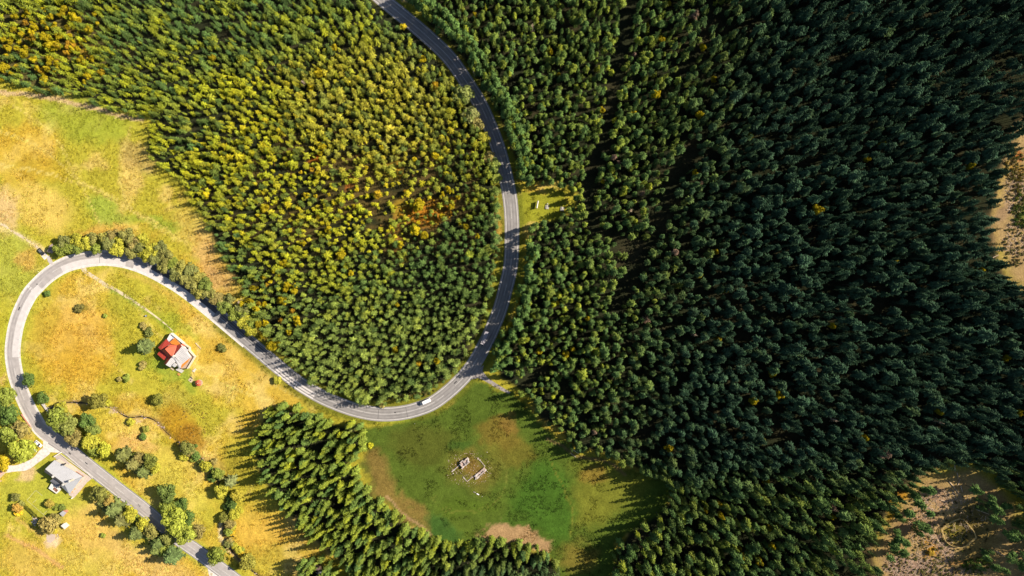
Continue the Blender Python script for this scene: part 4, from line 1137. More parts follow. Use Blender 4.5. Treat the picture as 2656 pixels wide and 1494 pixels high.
# hedgerow outside the loop road
HR = [T21(600, 1060), T21(690, 1040), T21(650, 980), T21(760, 960), T21(850, 1000), T21(800, 1050), T21(920, 950), T21(960, 1040), T21(1050, 950), T21(1090, 1010), T21(1140, 920), T21(1180, 1060),
      T21(1220, 960), T21(1280, 920), T21(1320, 1090), T21(1340, 990), T21(1400, 1040), T21(1430, 960), T21(1470, 1110), T21(1540, 1060), T21(1560, 1150), T21(1620, 1040), T21(1640, 1230), T21(1670, 1120),
      T21(1740, 1200), T21(1760, 1310), T21(1820, 1230), T21(1850, 1330), T21(1910, 1270), T21(1930, 1400), T21(2000, 1340), T21(2070, 1410), T31(2000, 40), T31(2110, 50), T31(2180, 110), T31(2250, 180), T31(2300, 110), T31(2370, 260), T31(2440, 220), T31(2450, 340), T31(2520, 420), T31(2560, 340)]
for i, p in enumerate(HR):
    c = random.choice((OL, (0.12, 0.115, 0.03), LG, (0.10, 0.105, 0.03), (0.09, 0.11, 0.022), (0.15, 0.14, 0.03), YG))
    end = "near the plank hut" if p[0] < 240 else "above the top of the loop" if p[0] < 370 else "over the shaded descending lane" if p[0] < 500 else "at the forest end of the row"
    hue = "yellow-green" if c == YG else "olive" if c[0] >= c[1] else "green"
    tree_at(p, random.uniform(15, 19), "leafy", c, f"{hue} hedgerow tree {end}", f"hedgerow trees {end}")
spread_labels([o for o in COL.objects if o.get("group", "").startswith("hedgerow")])

# dead trees
DEAD = [(T13(205, 255), 5.0, 14, "reddish dead spruce standing in the plantation right of the upper road", (0.30, 0.17, 0.13)),
        (T43(1390, 1240), 7.0, 18, "pale bare dead spruce at the bottom of the dark plantation", None), (T12(465, 820), 4.0, 9, "grey bare tree in the olive part of the young plantation", None),
        (T34(1740, 1350), 4.2, 17, "grey bare snag in the lower right plantation, upper one", None), (T34(690, 1330), 4.0, 16, "pale snag among yellow-tipped spruces in the lower right plantation", None),
        (T31(2400, 140), 5.0, 9, "bare pale tree at the forest end of the hedgerow", None), (T23(1200, 660), 3.6, 13, "bare grey conifer beside the dark grassy ride", None),
        (T33(1850, 470), 3.2, 17, "thin bare conifer in the dark middle of the plantation", None), (T44(1640, 70), 3.2, 16, "pale snag above the fallen logs", None), (T12(2190, 720), 3.0, 13, "bare-branched conifer on the outer verge of the upper road", None)]
for p, r, h, lab, tnt in DEAD:
    q = P(p[0], p[1], h * 0.8)
    t = thing("dead_tree", lab, "tree", (q.x, q.y, hs(q.x, q.y)), random.uniform(0, 6)); t.scale = (r * 0.55, r * 0.55, h / 4)
    link("branches", CROWN["dead"], t); link("trunk", TRUNK["dead"], t)

# ------------------------------------------------------------------ undergrowth, grass tufts, brash
def tuft(seed, n=9, h=0.5, w=0.09, spread=0.35):
    r = random.Random(seed); mb = MB()
    for _ in range(n):
        a = r.uniform(0, 6.28); q = spread * math.sqrt(r.random()); x, y = math.cos(a) * q, math.sin(a) * q
        b = r.uniform(0, 6.28); lx, ly = math.cos(b) * 0.22, math.sin(b) * 0.22; hh = h * r.uniform(0.5, 1.1)
        sx, sy = -math.sin(b) * w, math.cos(b) * w
        mb.add([(x - sx, y - sy, 0), (x + sx, y + sy, 0), (x + lx, y + ly, hh)], [(0, 1, 2)])
    return mb
tp = [bpy.data.objects.new("grass_tuft", tuft(400 + i, 11, 0.34, 0.15, 0.5).mesh("grass_tuft", leaves)) for i in range(3)]
gx = rng.uniform(-290, 110, 140000); gy = rng.uniform(-165, 125, 140000)
gz = hz_base(gx, gy); gu, gv = world_to_px(gx, gy, gz)
ok = np.ones(len(gx), bool)
for poly in (F1, F2, F3, F4): ok &= ~inside(gu, gv, poly)
ok &= polydist(gx, gy, ROAD[::3]) > 5.0
ok &= fbm(gx, gy, 9, 77) > np.where(gu > 880, 0.60, 0.44)
for px, py, rad in (*[(*p, 22) for p in (ZG(700, 700), ZG(1000, 900), ZG(600, 400))], (470, 905, 14), (*ZC(1150, 620), 26), (*ZC(700, 1060), 14), (*ZC(850, 930), 12), (*ZC(450, 1120), 12), (*ZH(650, 800), 12)):
    ok &= np.hypot(gu - px, gv - py) > rad * 1.0
ok &= ~((gu < 240) & (gv > 1150) & (gv < 1340) & (gu > 20))
ok &= np.hypot(gu - 1215, gv - 1215) > 10
ok &= polydist(gx, gy, STREAM) > 1.8
sel = np.nonzero(ok)[0][:60000]
gc = gcol(gx[sel], gy[sel]) * rng.uniform(0.65, 1.6, (len(sel), 1)) * np.array((1.0, 0.98, 0.85))
s_ = rng.uniform(0.6, 1.5, len(sel))
scatter("meadow_grass", tp, np.stack([gx[sel], gy[sel], gz[sel]], 1), rng.integers(0, 3, len(sel)), np.stack([np.zeros(len(sel)), np.zeros(len(sel)), rng.uniform(0, 6.28, len(sel))], 1),
        np.stack([s_, s_, s_ * 0.8], 1), np.clip(gc, 0, 0.6), "rough unmown grass tufts all over the meadows", "grass")
# bracken and saplings under the young plantation and on the clearings
bp_ = [bpy.data.objects.new("bracken", leafy_crown(500 + i, lobes=5, per=22, size=0.26, flat_=0.3, zc=0.4).mesh("bracken", leaves)) for i in range(2)]
U_pts, U_t, U_s = [], [], []
rb = random.Random(5)
def patch(c, rx, ry, n, tints, s0, s1):
    for _ in range(n):
        a = rb.uniform(0, 6.28); q = math.sqrt(rb.random()); p = (c[0] + math.cos(a) * q * rx, c[1] + math.sin(a) * q * ry)
        w_ = P(*p)
        if np.min((ROAD[:, 0] - w_.x) ** 2 + (ROAD[:, 1] - w_.y) ** 2) < 27: continue
        U_pts.append(tuple(w_)); U_t.append(np.array(rb.choice(tints)) * rb.uniform(0.7, 1.2)); s = rb.uniform(s0, s1); U_s.append((s, s, s))
patch(T22(1700, 680), 70, 40, 160, [ORA, (0.24, 0.15, 0.03), (0.2, 0.17, 0.03)], 0.5, 1.1)
patch(T22(1400, 260), 40, 50, 90, [(0.2, 0.17, 0.03), (0.17, 0.16, 0.03)], 0.5, 1.1)
patch(T22(1430, 1000), 40, 60, 80, [(0.2, 0.14, 0.04), (0.17, 0.16, 0.03)], 0.5, 1.0)
patch((90, 130), 150, 80, 160, [(0.24, 0.15, 0.03), YEL, (0.17, 0.15, 0.03)], 0.6, 1.2)
patch(D(900, 420), 280, 160, 380, [(0.16, 0.13, 0.03), (0.12, 0.12, 0.025), (0.20, 0.12, 0.03)], 0.5, 1.0)
patch(ZL(1180, 1300), 46, 16, 90, [(0.07, 0.12, 0.02), (0.10, 0.13, 0.02)], 0.6, 1.1)
patch(ZL(900, 900), 34, 30, 40, [(0.13, 0.13, 0.03), (0.18, 0.13, 0.03)], 0.4, 0.8)
patch(T24(2545, 680), 26, 46, 80, [(0.07, 0.12, 0.02), (0.12, 0.13, 0.02)], 0.6, 1.2)
patch(T24(2470, 300), 26, 50, 60, [(0.20, 0.14, 0.02), (0.15, 0.13, 0.03)], 0.5, 1.0)
patch(ZL(1000, 800), 80, 80, 60, [(0.10, 0.085, 0.03), (0.08, 0.08, 0.03)], 0.5, 0.9)
patch(T32(1700, 1060), 60, 10, 60, [LG, (0.08, 0.11, 0.03), (0.17, 0.14, 0.04)], 0.6, 1.3)
patch(T41(2300, 1060), 14, 60, 40, [GD, YG, OL], 0.5, 1.0)
patch(T31(1950, 1330), 40, 50, 40, [(0.42, 0.29, 0.06), (0.36, 0.26, 0.07)], 0.3, 0.6)
STRAW = [(0.34, 0.27, 0.12), (0.28, 0.20, 0.08), (0.22, 0.20, 0.06), (0.16, 0.17, 0.04)]
patch(ZL(450, 750), 40, 90, 150, STRAW, 0.3, 0.8); patch(ZL(350, 1320), 80, 40, 170, STRAW, 0.3, 0.8); patch(ZL(750, 1100), 70, 50, 120, STRAW, 0.3, 0.9)
patch(T24(2500, 350), 30, 90, 150, STRAW, 0.3, 0.9); patch(T24(2500, 1000), 34, 60, 130, STRAW, 0.3, 0.9); patch(ZL(800, 1400), 90, 16, 110, STRAW, 0.4, 1.0)
scatter("undergrowth", bp_, U_pts, [rb.randrange(2) for _ in U_pts], [(0, 0, rb.uniform(0, 6.28)) for _ in U_pts], U_s, U_t, "low bracken and saplings under the young trees and on clearings", "undergrowth")
# brash: broken sticks on the felled ground
st = [bpy.data.objects.new("stick", MB().tube((-0.9, 0, 0.06), (0.9, 0.08, 0.1), 0.06, 0.03, 5).mesh("stick", deadwood)) for i in range(1)]
S_pts = []
for c, rx, ry, n in ((ZL(450, 800), 30, 70, 260), (ZL(350, 1330), 70, 30, 420), (ZL(680, 470), 50, 26, 200), (ZL(700, 1120), 30, 40, 150), (ZL(920, 900), 30, 28, 60), (T24(2480, 480), 22, 60, 220), (T24(2480, 950), 26, 40, 180), (ZL(1000, 650), 60, 40, 100), (ZL(800, 1400), 90, 12, 160)):
    for _ in range(n):
        a = rb.uniform(0, 6.28); q = math.sqrt(rb.random()) * 1.15; S_pts.append(tuple(P(c[0] + math.cos(a) * q * rx, c[1] + math.sin(a) * q * ry)))
ss = [rb.uniform(0.4, 1.6) for _ in S_pts]
scatter("brash", st, S_pts, [0] * len(S_pts), [(0, rb.gauss(0, 0.1), rb.uniform(0, 6.28)) for _ in S_pts], [(s, 1.5, 1.5) for s in ss], [(0.3, 0.25, 0.2)] * len(S_pts), "broken branches littering the felled clearings", "brash")
# fallen logs
LOGS = [(ZL(868, 30), ZL(875, 125), "highest pale fallen log above the ring fence"), (ZL(897, 125), ZL(918, 205), "second pale fallen log above the ring fence"),
        (ZL(937, 212), ZL(908, 292), "short fallen log leaning the other way above the ring fence"), (ZL(945, 292), ZL(968, 375), "fourth fallen log above the ring fence"),
        (ZL(797, 240), ZL(938, 410), "long thin fallen trunk above the ring fence"), (ZL(1400, 1130), ZL(1520, 1205), "pale fallen trunk right of the ring fence"),
        (ZL(645, 985), ZL(680, 1030), "short pale log touching the ring fence on its left"), (ZL(690, 480), ZL(785, 500), "bleached log lying across the upper clearing"),
        (ZL(1150, 600), ZL(1310, 660), "grey fallen trunk in the shade right of the clearing"), (T24(2300, 1070), T24(2430, 1065), "pale log at the upper right clearing's edge"),
        (T24(2400, 660), T24(2460, 655), "dark log beside the upper right clearing"), (T24(2260, 1140), T24(2320, 1110), "bleached branch at the upper right clearing's edge"),
        (ZR(1060, 360), ZR(1190, 500), "dark log lying in the grass above the red-roofed house")]
for a, b, lab in LOGS:
    pa, pb = P(*a, 0.2), P(*b, 0.2)
    t = thing("fallen_log", lab, "log", pa)
    d = pb - pa; mb = MB().tube((0, 0, 0), d * 0.5, 0.24, 0.2, 7); mb.tube(d * 0.5, d, 0.2, 0.12, 7)
    mb.build("trunk", deadwood, t)
    mb = MB(); dn = d.normalized(); sd_ = Vector((-dn.y, dn.x, 0))
    for f in (0.35, 0.5, 0.65, 0.8, 0.9): mb.tube(d * f, d * f + sd_ * random.choice((-0.8, 0.8)) + dn * 0.4 + Vector((0, 0, 0.3)), 0.05, 0.015, 4)
    mb.build("branch_stubs", deadwood, t)

# ------------------------------------------------------------------ buildings
wall_white = mat("wall_render_white", (0.62, 0.58, 0.53), 0.9, 0.2, noise=0.08)
wall_cream = mat("wall_cream", (0.55, 0.47, 0.38), 0.9, 0.2, noise=0.1)
wall_wood = mat("wall_wood", (0.22, 0.15, 0.10), 0.9, 0.2, noise=0.2)
roof_red = mat("roof_red", (0.42, 0.055, 0.035), 0.55, 0.4, noise=0.1, scale=1.5)
roof_salmon = mat("roof_red_sunlit", (0.50, 0.10, 0.05), 0.55, 0.4, noise=0.1, scale=1.5)  # red lightened to paint sunlight on facing planes; also the gazebo's red
roof_orange = mat("roof_orange", (0.52, 0.17, 0.02), 0.6, 0.4, noise=0.1)
roof_glare_white = mat("roof_metal_sun_glare", (0.42, 0.405, 0.41), 0.5, 0.4, noise=0.06)  # sun glare on the red metal slope, painted as white
roof_grey = mat("roof_grey_metal", (0.34, 0.34, 0.36), 0.5, 0.4, noise=0.06, scale=0.8)
roof_blue = mat("roof_blue_grey_metal", (0.31, 0.32, 0.345), 0.5, 0.4, noise=0.08)
tiles_pale = mat("terrace_paving", (0.46, 0.38, 0.33), 0.9, 0.2, noise=0.12, scale=1.0)
concrete = mat("concrete", (0.45, 0.42, 0.39), 0.9, 0.2, noise=0.12)
glass = mat("window_glass", (0.03, 0.035, 0.04), 0.08, 0.6, noise=0.05)
brick_m = mat("terracotta_trim", (0.42, 0.20, 0.14), 0.9, 0.2, noise=0.15)
dark_m = mat("dark_metal", (0.04, 0.04, 0.045), 0.5, 0.4, noise=0.1)
wood_pale = mat("pale_timber", (0.45, 0.36, 0.25), 0.9, 0.2, noise=0.15)

def inset(pts, d):
    n = len(pts); c = sum((Vector(p) for p in pts), Vector()) / n
    out = []
    for p in pts:
        v = Vector((c.x - p[0], c.y - p[1], 0)); L_ = v.length
        out.append(Vector(p) + v * min(1, d / max(L_, 1e-6)))
    return out
class House:
    def __init__(s, name, label, zmap, center, cat="house"):
        s.z = zmap; c = P(*zmap(*center)); s.zb = c.z - 0.1
        s.t = thing(name, label, cat, (c.x, c.y, s.zb)); s.o = (c.x, c.y, s.zb)
    def pt(s, x, y, h): return P(*s.z(x, y), h, s.zb)
    def roof(s, pts, m, wall=wall_white, th=0.18, name="roof", ribs=0, walls=True, ins=0.35):
        """roof plane from (x, y, height) corners, a slab with walls below it"""
        w = ccw([s.pt(*p) for p in pts])
        mb = MB(); mb.prism([tuple(p) for p in w], [(p.x, p.y, p.z - th) for p in w])
        rf = mb.build(name, m, s.t, s.o)
        if walls:
            q = inset(w, ins)
            mb = MB(); mb.prism([(p.x, p.y, p.z - th - 0.02 - 0.05) for p in q], [(p.x, p.y, s.zb - 0.4) for p in q])
            mb.build("wall", wall, s.t, s.o)
        if ribs:
            # standing seams running down the slope, between edge 0-1 and edge 3-2
            a, b, c, d = [s.pt(*p) for p in pts[:4]]
            for k in range(1, ribs):
                f = k / ribs; p = a.lerp(b, f); q2 = d.lerp(c, f)
                mb = MB(); up = Vector((0, 0, 0.05)); mb.bar(p + up, q2 + up, 0.07, 0.08); mb.build("roof_seam", m, rf, s.o)
        return rf
    def slab(s, name, pts, h, th, m):
        w = ccw([s.pt(x, y, h) for x, y in pts])
        mb = MB(); mb.prism([tuple(p) for p in w], [(p.x, p.y, p.z - th) for p in w]); return mb.build(name, m, s.t, s.o)
    def wall(s, name, pts, h, base, wd, m, closed=False):
        mb = MB(); ps = [s.pt(x, y, h) for x, y in pts]
        for a, b in zip(ps[:-1], ps[1:]):
            a = a.copy(); b = b.copy(); d = (b - a).normalized() * wd / 2; zc = (h + base) / 2 + s.zb
            a.z = b.z = zc; mb.bar(a - d, b + d * 0.96, wd, h - base)
        return mb.build(name, m, s.t, s.o)
    def chimney(s, x, y, h0, h1, sx, sy, m, rz=0.7, cap=None):
        p = s.pt(x, y, h1); mb = MB(); mb.box((p.x, p.y, s.zb + (h0 + h1) / 2), (sx, sy, h1 - h0), rz); c = mb.build("chimney", m, s.t, s.o)
        mb = MB(); mb.box((p.x, p.y, s.zb + h1 + 0.06), (sx + 0.2, sy + 0.2, 0.1), rz); mb.build("chimney_cap", cap or m, c, s.o)
        mb = MB(); mb.tube((p.x, p.y, s.zb + h1 + 0.1), (p.x, p.y, s.zb + h1 + 0.4), 0.12, 0.1, 8); mb.build("flue", dark_m, c, s.o)
    def window(s, a, b, z0, z1, out, m=glass):
        """window between two wall points given as world xy"""
        a = Vector((*a, 0)); b = Vector((*b, 0)); o = Vector((*out, 0)).normalized() * 0.06
        mb = MB(); A, B = a + o, b + o
        lo, hi = s.zb + z0, s.zb + z1
        for p, q in ((Vector((A.x, A.y, lo)), Vector((B.x, B.y, lo))), (Vector((A.x, A.y, hi)), Vector((B.x, B.y, hi)))): mb.bar(p, q, 0.1, 0.1)
        for p in (A, B): mb.bar(Vector((p.x, p.y, lo + 0.05)), Vector((p.x, p.y, hi - 0.05)), 0.1, 0.1)
        f = mb.build("window", wall_white, s.t, s.o)
        mb = MB(); mb.add([(A.x, A.y, lo), (B.x, B.y, lo), (B.x, B.y, hi), (A.x, A.y, hi)], [(0, 1, 2, 3)]); mb.build("pane", m, f, s.o)

# red-roofed house
h = House("red_roofed_house", "house with red and orange roofs, sun glare painted white, alone in the loop meadow", ZR, (600, 660))
h.roof([(560, 655, 7.4), (738, 440, 7.4), (905, 525, 5.2), (735, 868, 4.2)][:2] + [(940, 700, 4.0), (735, 868, 4.0)], roof_glare_white, ribs=9)
h.roof([(738, 440, 7.35), (905, 522, 5.6), (830, 600, 5.4)], roof_glare_white, walls=False)
h.roof([(362, 872, 6.6), (498, 690, 6.6), (590, 800, 5.0), (470, 930, 5.0)], roof_glare_white, ribs=6)
h.roof([(498, 690, 6.6), (545, 665, 6.9), (735, 868, 4.05), (700, 960, 3.6), (660, 940, 3.6), (590, 800, 5.0)], roof_glare_white, ribs=0)
h.roof([(738, 440, 7.36), (560, 655, 7.36), (575, 575, 4.9), (622, 428, 4.9), (700, 380, 4.9)], roof_red)
h.roof([(498, 690, 6.56), (362, 872, 6.56), (318, 838, 4.4), (408, 690, 4.4)], roof_red)
h.roof([(512, 686, 7.3), (342, 500, 7.3), (470, 395, 5.4), (620, 415, 5.3), (565, 640, 6.4)], roof_salmon)
h.roof([(512, 686, 7.27), (410, 690, 4.7), (250, 515, 4.7), (342, 500, 7.27)], roof_red)
h.roof([(180, 465, 3.2), (370, 265, 3.2), (478, 380, 4.6), (240, 520, 4.6)], roof_red, ribs=7)
h.roof([(160, 620, 3.0), (242, 525, 3.0), (405, 680, 4.3), (320, 762, 4.3)], roof_red, ribs=6)
h.roof([(455, 340, 4.2), (570, 238, 4.2), (705, 375, 4.0), (640, 412, 4.0), (500, 385, 4.2)], roof_orange)
h.roof([(705, 400, 3.6), (755, 375, 3.6), (830, 425, 3.4), (740, 445, 3.6)], roof_salmon)
h.roof([(735, 868, 3.9), (915, 720, 3.9), (880, 800, 3.2), (722, 955, 3.2)], roof_orange, walls=False)
h.slab("terrace", [(395, 280), (470, 150), (575, 235), (450, 335)], 2.9, 2.6, mat("terrace_bluish", (0.50, 0.50, 0.55), 0.7, 0.3, noise=0.12))
h.wall("parapet", [(400, 262), (475, 135), (755, 362)], 3.7, 0, 0.35, wall_white)
h.slab("deck", [(835, 600), (880, 560), (1025, 680), (860, 950), (720, 960), (940, 705)], 2.0, 2.2, mat("deck_tiles", (0.42, 0.30, 0.22), 0.9, 0.2, noise=0.15))
h.wall("parapet", [(770, 372), (900, 470), (905, 545), (1032, 682), (865, 955)], 2.95, 0, 0.3, wall_cream)
h.slab("porch_step", [(590, 990), (660, 940), (785, 1010), (730, 1065)], 0.8, 0.9, concrete)
h.slab("doorstep_mat", [(480, 930), (560, 980), (530, 1005), (470, 960)], 0.5, 0.5, wood_pale)
h.slab("planter", [(625, 1085), (660, 1060), (710, 1105), (670, 1135)], 0.5, 0.5, mat("planter_wood", (0.45, 0.22, 0.06), 0.9, noise=0.2))
p = h.pt(565, 880, 5.6); mb = MB(); mb.box((p.x, p.y, h.zb + 4.6), (1.5, 1.3, 2.0), R(49)); dm = mb.build("dormer", wall_white, h.t, h.o)
mb = MB(); mb.box((p.x, p.y, h.zb + 5.66), (1.8, 1.6, 0.12), R(49)); mb.build("dormer_roof", roof_glare_white, dm, h.o)
h.chimney(540, 672, 5.5, 8.6, 0.9, 0.7, wall_white, R(49))
for a, b in (((860, 610), (900, 650)), ((905, 655), (930, 680))):
    A, B = h.pt(*a, 2.6), h.pt(*b, 2.6); h.window((A.x, A.y), (B.x, B.y), 2.2, 3.6, (0.5, 0.6))
for a, b in (((760, 850), (800, 818)), ((830, 790), (870, 758))):
    A, B = h.pt(*a, 2.6), h.pt(*b, 2.6); h.window((A.x, A.y), (B.x, B.y), 2.2, 3.4, (0.6, -0.6))
# gazebo
g0 = P(*ZR(1160, 1290)); t = thing("gazebo", "small gazebo with an eight-sided red roof below the red-roofed house", "gazebo", g0)
n8 = 8; R8 = 1.75
for k in range(n8):
    a0, a1 = 2 * math.pi * (k - 0.5) / n8, 2 * math.pi * (k + 0.5) / n8
    mb = MB(); mb.prism([(0, 0, 3.3), (R8 * math.cos(a0), R8 * math.sin(a0), 2.3), (R8 * math.cos(a1), R8 * math.sin(a1), 2.3)],
                        [(0, 0, 3.2), (R8 * math.cos(a0), R8 * math.sin(a0), 2.2), (R8 * math.cos(a1), R8 * math.sin(a1), 2.2)])
    mb.build("roof_panel", roof_salmon, t)
    mb = MB(); mb.tube((1.5 * math.cos(a0), 1.5 * math.sin(a0), 0), (1.5 * math.cos(a0), 1.5 * math.sin(a0), 2.25), 0.07, 0.07, 6); mb.build("post", wall_wood, t)
MB().tube((0, 0, 0), (0, 0, 0.15), 1.7, 1.7, 16).build("floor", wood_pale, t)
MB().tube((0, 0, 3.25), (0, 0, 3.55), 0.1, 0.16, 8).build("finial", wall_white, t)
# garden seat and board stack near the gazebo
q = P(*ZR(980, 1170)); t = thing("garden_bench", "pale wooden garden bench beside the gazebo", "bench", q, R(-42))
MB().box((0, 0, 0.45), (1.7, 0.42, 0.07)).build("seat", wood_pale, t); MB().box((0, 0.22, 0.75), (1.7, 0.06, 0.4)).build("backrest", wood_pale, t)
for sx in (-0.7, 0.7): MB().box((sx, 0, 0.21), (0.08, 0.38, 0.41)).build("leg", wood_pale, t)
q = P(*ZR(950, 1230)); t = thing("fire_pit", "square pale paving with a dark fire ring by the gazebo", "fire pit", q, R(-42))
MB().box((0, 0, 0.06), (2.3, 2.0, 0.12)).build("paving", wood_pale, t)
MB().tube((0.1, 0, 0.12), (0.1, 0, 0.4), 0.28, 0.3, 10).build("fire_ring", dark_m, t)
q = P(*ZR(1040, 1000)); t = thing("board_stack", "heap of pale boards on the grass between house and gazebo", "boards", q, R(50))
for k in range(9):
    MB().box((random.uniform(-0.3, 0.3), random.uniform(-0.6, 0.6), 0.06 + 0.05 * k), (2.0, 0.3, 0.05), random.uniform(-0.5, 0.5)).build("board", wall_white if k % 3 else wood_pale, t)
# barrel
q = P(*T31(1472, 276)); t = thing("water_barrel", "small dark blue water barrel on the mown strip", "barrel", q)
mb = MB(); mb.tube((0, 0, 0), (0, 0, 0.5), 0.42, 0.5, 12); mb.tube((0, 0, 0.5), (0, 0, 1.0), 0.5, 0.42, 12); mb.build("body", mat("blue_plastic", (0.04, 0.07, 0.13), 0.5, 0.4), t)
MB().tube((0, 0, 1.0), (0, 0, 1.06), 0.44, 0.44, 12).build("lid", mat("grey_lid", (0.3, 0.32, 0.36), 0.5, 0.4), t)

# grey-roofed house
h = House("grey_roofed_house", "long house with a grey metal roof beside the straight road", ZG, (760, 720))
h.roof([(262, 548, 7.2), (738, 912, 7.2), (985, 600, 4.6), (497, 322, 4.6)], roof_grey, wall_cream, ribs=14)
h.roof([(262, 552, 7.17), (240, 615, 4.8), (420, 745, 4.8), (690, 935, 4.8), (738, 915, 7.17)], mat("roof_grey_shaded", (0.26, 0.22, 0.20), 0.8, 0.2, noise=0.12), wall_cream)  # slope turned from the sun: its shade painted in as brown-grey
h.roof([(740, 915, 7.1), (1200, 735, 4.0), (985, 602, 4.55)], roof_grey, wall_cream, walls=False)
h.roof([(640, 962, 3.2), (740, 920, 5.2), (1195, 742, 3.6), (868, 1178, 2.9)], roof_blue, wall_cream, ribs=0)
a, b, c_, d_ = (740, 920, 5.2), (1195, 742, 3.6), (868, 1178, 2.9), (640, 962, 3.2)
A, B, C_, D_ = [h.pt(*q) for q in (a, b, c_, d_)]
for k in range(1, 11):
    f = k / 11; p0 = D_.lerp(A, 0).lerp(C_, f); p1 = A.lerp(B, f); up = Vector((0, 0, 0.06))
    mb = MB(); mb.bar(p0 + up, p0.lerp(p1, 0.97) + up, 0.08, 0.09); mb.build("roof_seam", roof_blue, h.t, h.o)
h.roof([(380, 850, 3.4), (480, 765, 4.4), (640, 925, 4.4), (600, 1030, 3.2), (510, 930, 3.3)], mat("annex_roof", (0.17, 0.17, 0.19), 0.8, 0.3, noise=0.1), wall_cream)
h.slab("balcony", [(345, 1030), (425, 890), (655, 1050), (545, 1165)], 1.6, 1.7, wall_white)
h.slab("stair_well", [(450, 1050), (490, 1000), (590, 1075), (540, 1130)], 1.68, 0.05, mat("stair_brown", (0.16, 0.07, 0.045), 0.9, noise=0.2))
h.slab("stair_tread", [(485, 1060), (500, 1045), (525, 1065), (510, 1085)], 1.75, 0.05, brick_m)
h.slab("yard", [(497, 240), (640, 185), (880, 395), (850, 430), (560, 330)], 0.25, 0.5, mat("yard_concrete", (0.36, 0.31, 0.29), 0.9, noise=0.1))
h.slab("terrace", [(845, 440), (880, 395), (1250, 660), (1440, 780), (1310, 880), (1140, 1090), (975, 1275), (850, 1190), (1210, 745), (1000, 590)], 0.3, 0.5, tiles_pale)
h.wall("gate_wall", [(488, 235), (640, 140)], 1.5, 0, 0.5, wall_white)
h.wall("boundary_wall", [(650, 185), (1320, 665), (1445, 780)], 0.7, 0, 0.22, concrete)
h.wall("terracotta_edging", [(580, 345), (1000, 580), (1220, 730), (1130, 880)], 0.55, 0.2, 0.25, brick_m)
for k, (x, y) in enumerate(((960, 1060), (1000, 1040), (940, 1110))):
    p = h.pt(x, y, 0.3); MB().box((p.x, p.y, p.z + 0.35), (0.9, 0.7, 0.7), 0.5 * k).build("planter", mat("planter_wood"), h.t, h.o)
h.chimney(868, 855, 5.0, 10.0, 0.8, 0.7, wall_cream, R(-38), wall_white)
h.chimney(725, 432, 4.5, 6.4, 1.1, 0.5, dark_m, R(45), dark_m)
h.chimney(452, 742, 4.2, 8.2, 0.8, 0.8, concrete, R(-38), wall_white)
h.chimney(706, 940, 4.0, 8.0, 0.8, 0.8, concrete, R(-38), wall_white)
for f0, f1 in ((0.1, 0.18), (0.3, 0.38), (0.5, 0.58), (0.7, 0.78)):
    a, b = h.pt(497, 322, 2.4), h.pt(985, 600, 2.4); d = Vector((0.45, 0.9, 0)); ins = Vector((-0.6, -0.95, 0)) * 0.28
    A, B = a.lerp(b, f0) + ins, a.lerp(b, f1) + ins; h.window((A.x, A.y), (B.x, B.y), 1.4, 2.9, (0.5, 0.85))
p = h.pt(945, 1270, 0.4); MB().tube((p.x, p.y, h.zb), (p.x, p.y, h.zb + 1.4), 0.35, 0.35, 8).build("gate_pillar", wall_white, h.t, h.o)

# sheds
def shed(name, label, zm, c, corners, hh, m, wall, ridge=None):
    h = House(name, label, zm, c, "shed")
    a, b, cc, d = corners
    if ridge:
        r0, r1 = ridge
        h.roof([(*a, hh), (*b, hh), (*r1, hh + 1.1), (*r0, hh + 1.1)], m, wall, ins=0.2)
        h.roof([(*r0, hh + 1.08), (*r1, hh + 1.08), (*cc, hh), (*d, hh)], m, wall, ins=0.2)
    else: h.roof([(*a, hh), (*b, hh), (*cc, hh - 0.3), (*d, hh - 0.3)], m, wall, ins=0.2, ribs=5)
    return h
h = shed("garden_shed", "small grey-roofed shed with a terracotta end at the garden's lower corner", ZY, (1590, 610), ((1488, 600), (1572, 532), (1662, 575), (1575, 682)), 2.4, roof_grey, brick_m)
h.slab("brick_end", [(1580, 525), (1640, 512), (1690, 560), (1655, 580)], 1.6, 1.7, brick_m)
h = shed("white_shed", "white flat-roofed shed right of the tan-leaved garden tree", ZY, (1615, 915), ((1522, 908), (1605, 840), (1706, 920), (1620, 992)), 2.5, wall_white, wall_white)
h.slab("threshold", [(1600, 990), (1630, 985), (1640, 1010), (1605, 1010)], 0.15, 0.2, concrete)
h = shed("orange_roofed_shed", "cropped shed with a pinkish roof at the left edge", ZC, (20, 1320), ((-160, 1170), (128, 1200), (10, 1449), (-200, 1460)), 3.0, mat("roof_pink", (0.46, 0.30, 0.24), 0.8, noise=0.1), wall_cream, ((-60, 1180), (-150, 1455)))
h.chimney(-20, 1250, 2.5, 4.8, 0.5, 0.5, brick_m)
